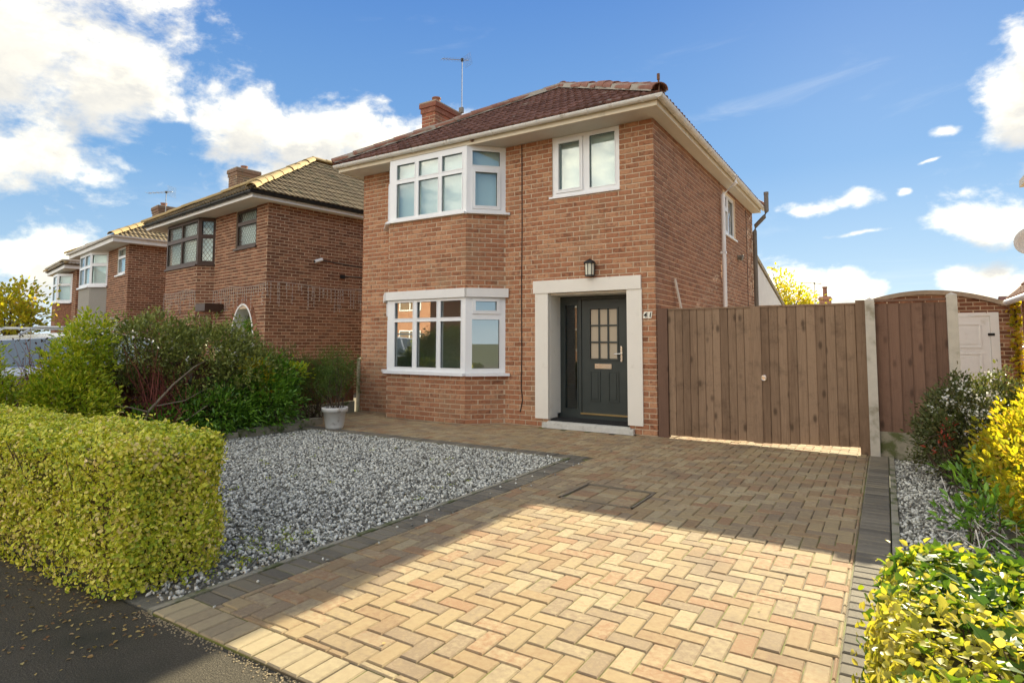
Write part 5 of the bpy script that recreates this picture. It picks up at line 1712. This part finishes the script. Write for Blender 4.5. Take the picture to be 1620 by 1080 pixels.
hl, p, dirs, d, _ = hedge('hedge', 'clipped golden privet hedge along the front of the left garden', -6.0, -.63, -7.18, -6.45, .858, 66000, .022, M['privet'], sag=.018)
sz = (.010 + .030 * rng.beta(1.8, 2.4, len(p))) * np.where(rng.uniform(size=len(p)) < .12, .6, 1.)
facing = np.einsum('ij,ij->i', d, CAM - p) > 0
solo_l = np.zeros(len(p), bool)
solo_l[np.argsort(-np.where(facing, sz / np.linalg.norm(p - CAM, axis=1) * (p[:, 0] > -2.4), 0))[:1500:5]] = True   # 300 of the largest in view
foliage('foliage', p[~solo_l], dirs[~solo_l], sz[~solo_l], .64, M['privet'], hl, face=d[~solo_l], flop=.62)


def single_leaves(sel, meshes, kind, parent, p, dirs, d, sizes):
    for i in np.where(sel)[0]:
        me, m = meshes[kind(i)]
        o = link('leaf', me, m, parent, p[i])
        dd = dirs[i] / np.linalg.norm(dirs[i])
        nn = d[i] + rng.normal(0, .4, 3)
        s_ = np.cross(nn, dd)
        s_ /= np.linalg.norm(s_)
        o.rotation_euler = Matrix((dd, s_, np.cross(dd, s_))).transposed().to_euler()
        o.scale = (sizes[i] * 1.1,) * 3


single_leaves(solo_l, {0: (raw_mesh('leaf', [(a, b_ * .64, c) for a, b_, c in T_OVAL[0]], [tuple(q) for q in T_OVAL[1].tolist()]), M['privet'])}, lambda i: 0, hl, p, dirs, d, sz)
b = B().box(-5.9, -.80, -7.06, -6.58, .02, .66)
obj('twig_core', b, M['core'], hl)
b = B()
for _ in range(260):
    x_, y_ = rng.uniform(-4.2, -.75), rng.uniform(-7.1, -6.55)
    b.tube([(x_, y_ * .6 - 6.8 * .4, 0), (x_ + rng.normal(0, .05), y_, .3), (x_ + rng.normal(0, .1), y_ + rng.normal(0, .08), rng.uniform(.5, .84))], [.007, .005, .002], 4, False)
obj('stems', b, M['twig'], hl)

hr, p, dirs, d, _ = hedge('hedge', 'low hedge of golden and green ivy beside the front of the drive', 2.87, 5.6, -7.6, -6.10, .675, 34000, .05, M['ivy'], rc=.20, top_share=.55, front=.3, right=.08)
nearmask = rng.uniform(size=len(p))
gold = (np.sin(p[:, 0] * 5 + 1) + np.sin(p[:, 1] * 6.1) + rng.normal(0, .9, len(p))) > -.75
iv = ~gold & (nearmask < .5)
sizes = np.where(iv, rng.uniform(.028, .054, len(p)), rng.uniform(.018, .038, len(p)))
area = np.array([px_area(q, (CAM - q) / np.linalg.norm(CAM - q), s_ * s_) for q, s_ in zip(p, sizes)]) * (1 + 0 * sizes)
outer = np.argsort(-area * np.where((d @ np.array([0, 0, 1.])) > .2, 1, .8))
pick = np.zeros(len(p), bool)
pick[outer[:2200]] = True                       # the largest in view; every ninth of them becomes a leaf of its own
idx = np.where(pick)[0]
solo_leaf = np.zeros(len(p), bool)
solo_leaf[rng.permutation(idx)[:300]] = True
for sel, nm, wdt, tpl, mm in ((iv & ~solo_leaf, 'ivy_foliage', 1.0, T_IVY, 'ivy'), (gold & ~iv & ~solo_leaf, 'golden_foliage', .62, T_OVAL, 'ivy_pale'), (~gold & ~iv & ~solo_leaf, 'green_foliage', .62, T_OVAL, 'euonymus')):
    foliage(nm, p[sel], dirs[sel], sizes[sel], wdt, M[mm], hr, tpl, d[sel], .5)
lm = {}
for k, (tpl, wdt, mm) in enumerate(((T_IVY, 1.0, 'ivy'), (T_OVAL, .62, 'ivy_pale'), (T_OVAL, .62, 'euonymus'))):
    T, Fc = tpl
    lm[k] = (raw_mesh('leaf', [(a, b_ * wdt, c) for a, b_, c in T], [tuple(dict.fromkeys(q)) for q in Fc.tolist()]), M[mm])
single_leaves(solo_leaf, lm, lambda i: 0 if iv[i] else (1 if gold[i] else 2), hr, p, dirs, d, sizes)
obj('twig_core', B().box(2.98, 5.4, -7.35, -6.25, .02, .52), M['core'], hr)
b = B()
for _ in range(160):
    x_, y_ = rng.uniform(3.05, 4.6), rng.uniform(-7.3, -6.3)
    b.tube([(x_, y_, .1), (x_ + rng.normal(0, .05), y_ + rng.normal(0, .05), .45), (x_ + rng.normal(0, .05), y_ + rng.normal(0, .05), rng.uniform(.55, .69))], [.005, .003, .0012], 4, False)
obj('stems', b, M['twig'], hr)

# ================================================================== shrubs, left bed
def shrub(label, ells, n, k, size, width, m, base, nst=18, seed=1, stem_r=.012, stem_m='twig', name='shrub', cat='shrub', amp=.16, inner=.5, up=.35, spread=1.4, extra=None):
    t = thing(name, label, cat, (base[0], base[1], 0))
    P, D = shrub_points(ells, n, seed, amp, inner)
    p, d = sprigs(P, D, k, size * spread, up)
    foliage('foliage', p, d, size * rng.uniform(.65, 1.2, len(p)), width, M[m], t)
    stems('stems', base, P, nst, stem_r, M[stem_m], t)
    if extra: extra(t, P, D)
    return t


def petals(n, size, m='petal', nm='flowers', top=None, k=9):
    def go(t, P, D):
        ok = np.where(P[:, 2] > (top or 0))[0] if top else np.arange(len(P))
        ok = ok[np.argsort(-(D[ok] @ np.array([.25, -.75, .6])) + rng.normal(0, .25, len(ok)))][:n * 6]
        ii = rng.permutation(ok)[:n]
        c = P[ii] + D[ii] * .07
        q = np.repeat(c, k, 0) + rng.normal(0, size * .9, (len(c) * k, 3))
        foliage(nm, q, rng.normal(size=q.shape), size, .9, M[m], t)
    return go


def pale_branches(t, P, D):
    b = B()
    b.tube([(-5.42, -4.75, 0), (-5.34, -4.70, .22), (-5.30, -4.62, .50), (-5.25, -4.35, .82), (-5.28, -4.05, 1.05), (-5.35, -3.8, 1.15)], [.022, .020, .017, .013, .009, .004], 7, False)
    b.tube([(-5.30, -4.62, .48), (-5.28, -4.85, .56), (-5.30, -5.05, .60)], [.012, .009, .004], 6, False)
    b.tube([(-5.33, -4.68, .20), (-5.22, -4.25, .28), (-5.20, -3.9, .50), (-5.3, -3.6, .62)], [.012, .010, .007, .003], 6, False)
    b.tube([(-5.30, -4.55, .55), (-5.22, -4.2, .60), (-5.25, -3.85, .75)], [.010, .008, .003], 6, False)
    obj('branches', b, M['twig_pale'], t)


shrub('large dark green shrub with small white flowers in the left bed', [((-6.0, -3.4, 1.02), (.75, .95, .72)), ((-6.05, -4.30, 1.28), (.6, .72, .46)), ((-5.95, -2.75, .80), (.55, .55, .55))],
      3000, 8, .058, .40, 'dark_leaf', (-6.0, -3.5, 0), 34, 5, .016, extra=petals(16, .026, top=1.0))
shrub('glossy bright green shrub sprawling below the dark shrub by the stones', [((-5.55, -2.75, .48), (.50, .55, .46)), ((-5.5, -3.6, .35), (.45, .65, .32)), ((-5.75, -2.45, .72), (.4, .3, .35)), ((-5.5, -4.3, .22), (.35, .5, .20))],
      1300, 8, .080, .36, 'choisya', (-5.6, -3.0, 0), 20, 9)
shrub('tangle of bare red stems with few bronze leaves between the left shrubs', [((-5.50, -4.15, .80), (.32, .55, .50)), ((-5.55, -4.6, 1.0), (.3, .35, .5))], 150, 4, .042, .5, 'bronze_leaf', (-5.45, -4.35, 0), 130, 13, .0075, 'twig_red', extra=pale_branches)
shrub('tall yellow green shrub with white blossom behind the front hedge', [((-5.85, -5.12, 1.20), (.32, .24, .55)), ((-5.75, -5.38, .85), (.40, .36, .58)), ((-5.6, -5.4, .5), (.5, .52, .42))],
      1300, 8, .060, .42, 'euonymus', (-5.75, -5.1, 0), 22, 17, extra=petals(30, .026, top=1.3))
shrub('green shrub with yellow tips at the left edge behind the hedge', [((-5.9, -6.35, .80), (.4, .42, .55)), ((-5.7, -6.0, .5), (.4, .4, .38))], 800, 8, .055, .42, 'euonymus', (-5.85, -6.0, 0), 18, 21)
shrub('thin red stemmed dogwood with bare twigs in front of the silver car', [((-6.05, -5.72, 1.0), (.4, .42, .5))], 60, 3, .040, .5, 'bronze_leaf', (-6.05, -5.55, 0), 75, 25, .006, 'twig_red')
shrub('small yellow leaved sprig hanging in the right side of the dark shrub', [((-5.38, -2.95, .90), (.13, .16, .20)), ((-5.35, -2.85, .62), (.08, .1, .14))], 60, 7, .060, .42, 'yellow_leaf', (-5.5, -2.9, 0), 8, 27)
shrub('lime green sprig at the right tip of the glossy shrub', [((-5.45, -2.18, .88), (.14, .15, .13))], 30, 8, .065, .42, 'euonymus', (-5.6, -2.3, .4), 6, 29)
shrub('feathery dark green shrub against the low red fence', [((-6.1, -1.55, .70), (.32, .65, .50)), ((-6.12, -.75, .78), (.28, .50, .42)), ((-6.1, -2.2, .75), (.3, .4, .45))],
      1500, 8, .045, .22, 'conifer', (-6.1, -1.3, 0), 30, 31, .008, inner=.2, amp=.3)
# potted plant
pt = thing('plant_pot', 'whitewashed pot with a thin leafy shrub at the corner of the gravel', 'plant pot', (-4.72, -2.0, 0))
obj('pot', B().lathe((-4.72, -2.0, 0), [(.0, .0), (.135, 0), (.145, .03), (.178, .27), (.205, .275), (.212, .33), (.205, .345), (.175, .345), (.17, .29), (0, .285)], 28), M['terracotta_white'], pt, smooth=True)
obj('soil', B().lathe((-4.72, -2.0, .292), [(.17, 0), (0, .015)], 20), M['soil'], pt)
P, D = shrub_points([((-4.78, -1.95, .92), (.32, .30, .36)), ((-4.85, -1.98, .62), (.25, .22, .22))], 330, 33, .3, .1, .36)
p, d = sprigs(P, D, 7, .05)
foliage('foliage', p, d, .032, .40, M['conifer'], pt)
stems('stems', (-4.72, -2.0, .3), P, 26, .006, M['twig'], pt, .05)

# ================================================================== shrubs, right bed
shrub('dark viburnum bush with white flower heads against the dark fence panel', [((3.72, -.85, .60), (.48, .48, .44)), ((3.60, -1.15, .42), (.44, .48, .40)), ((4.3, -.8, .52), (.5, .45, .40))],
      2600, 8, .042, .50, 'viburnum', (3.7, -.95, 0), 30, 41, extra=petals(60, .026, top=.45, k=12))
shrub('clump of red leaves in front of the viburnum bush', [((3.40, -1.50, .52), (.07, .07, .06)), ((3.38, -1.56, .38), (.06, .06, .06))], 10, 5, .05, .45, 'red_leaf', (3.5, -1.4, .1), 6, 43)
shrub('glowing yellow leaved shrub right of the viburnum bush', [((4.15, -2.15, .44), (.55, .70, .46)), ((4.38, -1.40, .55), (.56, .60, .40)), ((4.0, -3.1, .32), (.42, .55, .34)), ((4.9, -2.2, .5), (.6, .8, .45))],
      2600, 8, .050, .50, 'yellow_leaf', (4.2, -2.3, 0), 34, 47, .008, extra=petals(16, .022, top=.55))
for i, (x_, y_, lab) in enumerate(((3.58, -2.72, 'broad leaved green dock plant at the edge of the right gravel strip'), (3.45, -3.45, 'low leafy green weed between the gravel strip and the ivy hedge'), (3.55, -1.85, 'low green plant under the viburnum bush'))):
    shrub(lab, [((x_, y_, .12), (.18, .20, .14))], 34, 5, .085, .34, 'choisya', (x_, y_, 0), 8, 50 + i, .006, name='weed', cat='plant', inner=.1)
b = B()
for _ in range(90):                             # dry stalks lying about the bed
    x_, y_ = rng.uniform(3.35, 4.6), rng.uniform(-5.2, -2.4)
    a, l = rng.uniform(0, 6.28), rng.uniform(.15, .5)
    b.tube([(x_, y_, .01), (x_ + l * .5 * math.cos(a), y_ + l * .5 * math.sin(a), rng.uniform(.04, .2)), (x_ + l * math.cos(a), y_ + l * math.sin(a), rng.uniform(.02, .25))], .0035, 4, False)
tag(obj('dry_stalks', b, M['wood_white']), kind='stuff')

# moss and seedlings in the gravel
n_ = 70
c = np.concatenate([np.stack([rng.uniform(-5, -.5, 45), rng.uniform(-6.6, -2.4, 45), np.full(45, .008)], 1), np.stack([rng.normal(-.75, .22, 60), rng.normal(-6.35, .28, 60), np.full(60, .006)], 1)])
c = c[(c[:, 0] < DX0 - .07)]
p = np.repeat(c, 9, 0) + rng.normal(0, .022, (len(c) * 9, 3)) * [1, 1, .2]
tag(foliage('moss_and_seedlings', p, rng.normal(size=p.shape) * [1, 1, .3] + [0, 0, .5], rng.uniform(.010, .026, len(p)), .5, M['euonymus'], None), kind='stuff')
gravel('stray_stones', DX0 - .05, DX0 + .3, -6.9, -2.3, 36, .006)
# fallen leaves
n_ = 1000
p = np.concatenate([np.stack([rng.uniform(-3.2, -.1, 560), -7.15 - np.abs(rng.normal(0, .28, 560)), np.full(560, -.012)], 1),
                    np.stack([rng.uniform(-5, -.5, 200), rng.uniform(-6.6, -2.4, 200), np.full(200, .012)], 1),
                    np.stack([rng.uniform(-5.6, 0, 120), -.02 - np.abs(rng.normal(0, .2, 120)) - .5, np.full(120, .006)], 1),
                    np.stack([rng.uniform(-2.5, -.40, 420), rng.uniform(-7.25, -6.3, 420), np.full(420, -.004)], 1),
                    np.stack([rng.uniform(3.0, 4.6, 160), rng.uniform(-5.6, -1.2, 160), np.full(160, .02)], 1),
                    np.stack([rng.uniform(-.3, 2.9, 40), rng.uniform(-7, -.3, 40), np.full(40, .006)], 1)])
d = rng.normal(size=p.shape) * [1, 1, .12]
tag(foliage('fallen_leaves', p, d, rng.uniform(.012, .028, len(p)), .6, M['dead_leaf'], None, flop=.25), kind='stuff')
b = B()
pp = np.stack([rng.uniform(DX0 - .1, DX1, 900), DY0 - .004 - np.abs(rng.normal(0, .030, 900)), np.full(900, -.02)], 1)
for q in pp: b.box(q[0] - .003, q[0] + .003, q[1] - .0025, q[1] + .0025, -.03, -.015 + rng.uniform(.001, .004))
tag(obj('loose_grit', b, M['block_front']), kind='stuff')

# ================================================================== silver car on the neighbour's drive
car = thing('parked_car', 'silver car with roof bars parked on the drive behind the left shrubs', 'car', (-8.6, -4.9, 0))
cxm, cy0 = -8.6, -7.25


def car_ring(y, zs, ws):
    return [(cxm + w_, y, z_) for z_, w_ in zip(zs, ws)] + [(cxm - w_, y, z_) for z_, w_ in zip(zs[::-1], ws[::-1])]


secs = [(0.0, [.35, .5, .62, .70, .72, .73], [.70, .78, .78, .74, .6, .3]), (.25, [.25, .5, .72, .84, .87, .88], [.80, .88, .88, .84, .6, .3]),
        (1.15, [.22, .5, .85, .97, 1.00, 1.01], [.86, .90, .90, .84, .6, .3]), (1.75, [.22, .5, .90, 1.02, 1.42, 1.46], [.86, .90, .90, .85, .66, .3]),
        (3.3, [.22, .5, .92, 1.05, 1.52, 1.58], [.86, .90, .90, .86, .66, .3]),
        (4.0, [.22, .5, .92, 1.05, 1.44, 1.48], [.86, .90, .90, .84, .64, .3]), (4.3, [.28, .5, .85, 1.0, 1.04, 1.06], [.80, .86, .86, .80, .6, .3])]
rings = [car_ring(cy0 + y, z, w_) for y, z, w_ in secs]
k = len(rings[0])
body, glassb = B(), B()
body.add([q for r_ in rings for q in r_], [])
off = 0
for i in range(len(rings) - 1):
    for j in range(k):
        q = (i * k + j, i * k + (j + 1) % k, (i + 1) * k + (j + 1) % k, (i + 1) * k + j)
        side = j in (3, k - 5) and 2 <= i <= 5
        screen = i in (2, 5) and j in (3, 4, 5, 6, 7)
        body.f.append(q)
        if side or screen:
            pts = [np.array(body.v[t]) for t in q]
            c = sum(pts) / 4
            nr = np.cross(pts[1] - pts[0], pts[3] - pts[0])
            nr = nr / (np.linalg.norm(nr) + 1e-9)
            if nr @ (c - np.array([cxm, c[1], .9])) < 0: nr = -nr
            glassb.quad(*[c + (t - c) * .93 + nr * .008 for t in pts])
body.f += [tuple(range(k))[::-1], tuple(range((len(rings) - 1) * k, len(rings) * k))]
obj('body', body, M['silver'], car)
obj('windows', glassb, glass_mat('car_glass', 1.6, frost=(.10, .13, .17, 1)), car)
for sx in (-1, 1):
    obj('roof_bar', B().tube([(cxm + sx * .60, cy0 + 2.1, 1.50), (cxm + sx * .60, cy0 + 2.3, 1.62), (cxm + sx * .60, cy0 + 3.6, 1.62), (cxm + sx * .60, cy0 + 3.8, 1.52)], .022, 8), M['steel'], car)
    obj('wing_mirror', B().box(cxm + sx * .88 - .06, cxm + sx * .88 + .14 * (1 if sx > 0 else .4), cy0 + 1.72, cy0 + 1.82, 1.0, 1.12), M['silver'], car)
    for wy in (.85, 3.45):
        b = B()
        for xa in (cxm + sx * .74, cxm + sx * .92):
            pass
        b.tube([(cxm + sx * .72, cy0 + wy, .31), (cxm + sx * .91, cy0 + wy, .31)], .31, 20)
        wh = obj('wheel', b, M['rubber'], car)
        obj('rim', B().tube([(cxm + sx * .90, cy0 + wy, .31), (cxm + sx * .915, cy0 + wy, .31)], .20, 16), M['steel'], wh)
    obj('headlight', B().box(cxm + sx * .62 - .14, cxm + sx * .62 + .14, cy0 - .01, cy0 + .14, .58, .70), M['lamp_glass'], car)
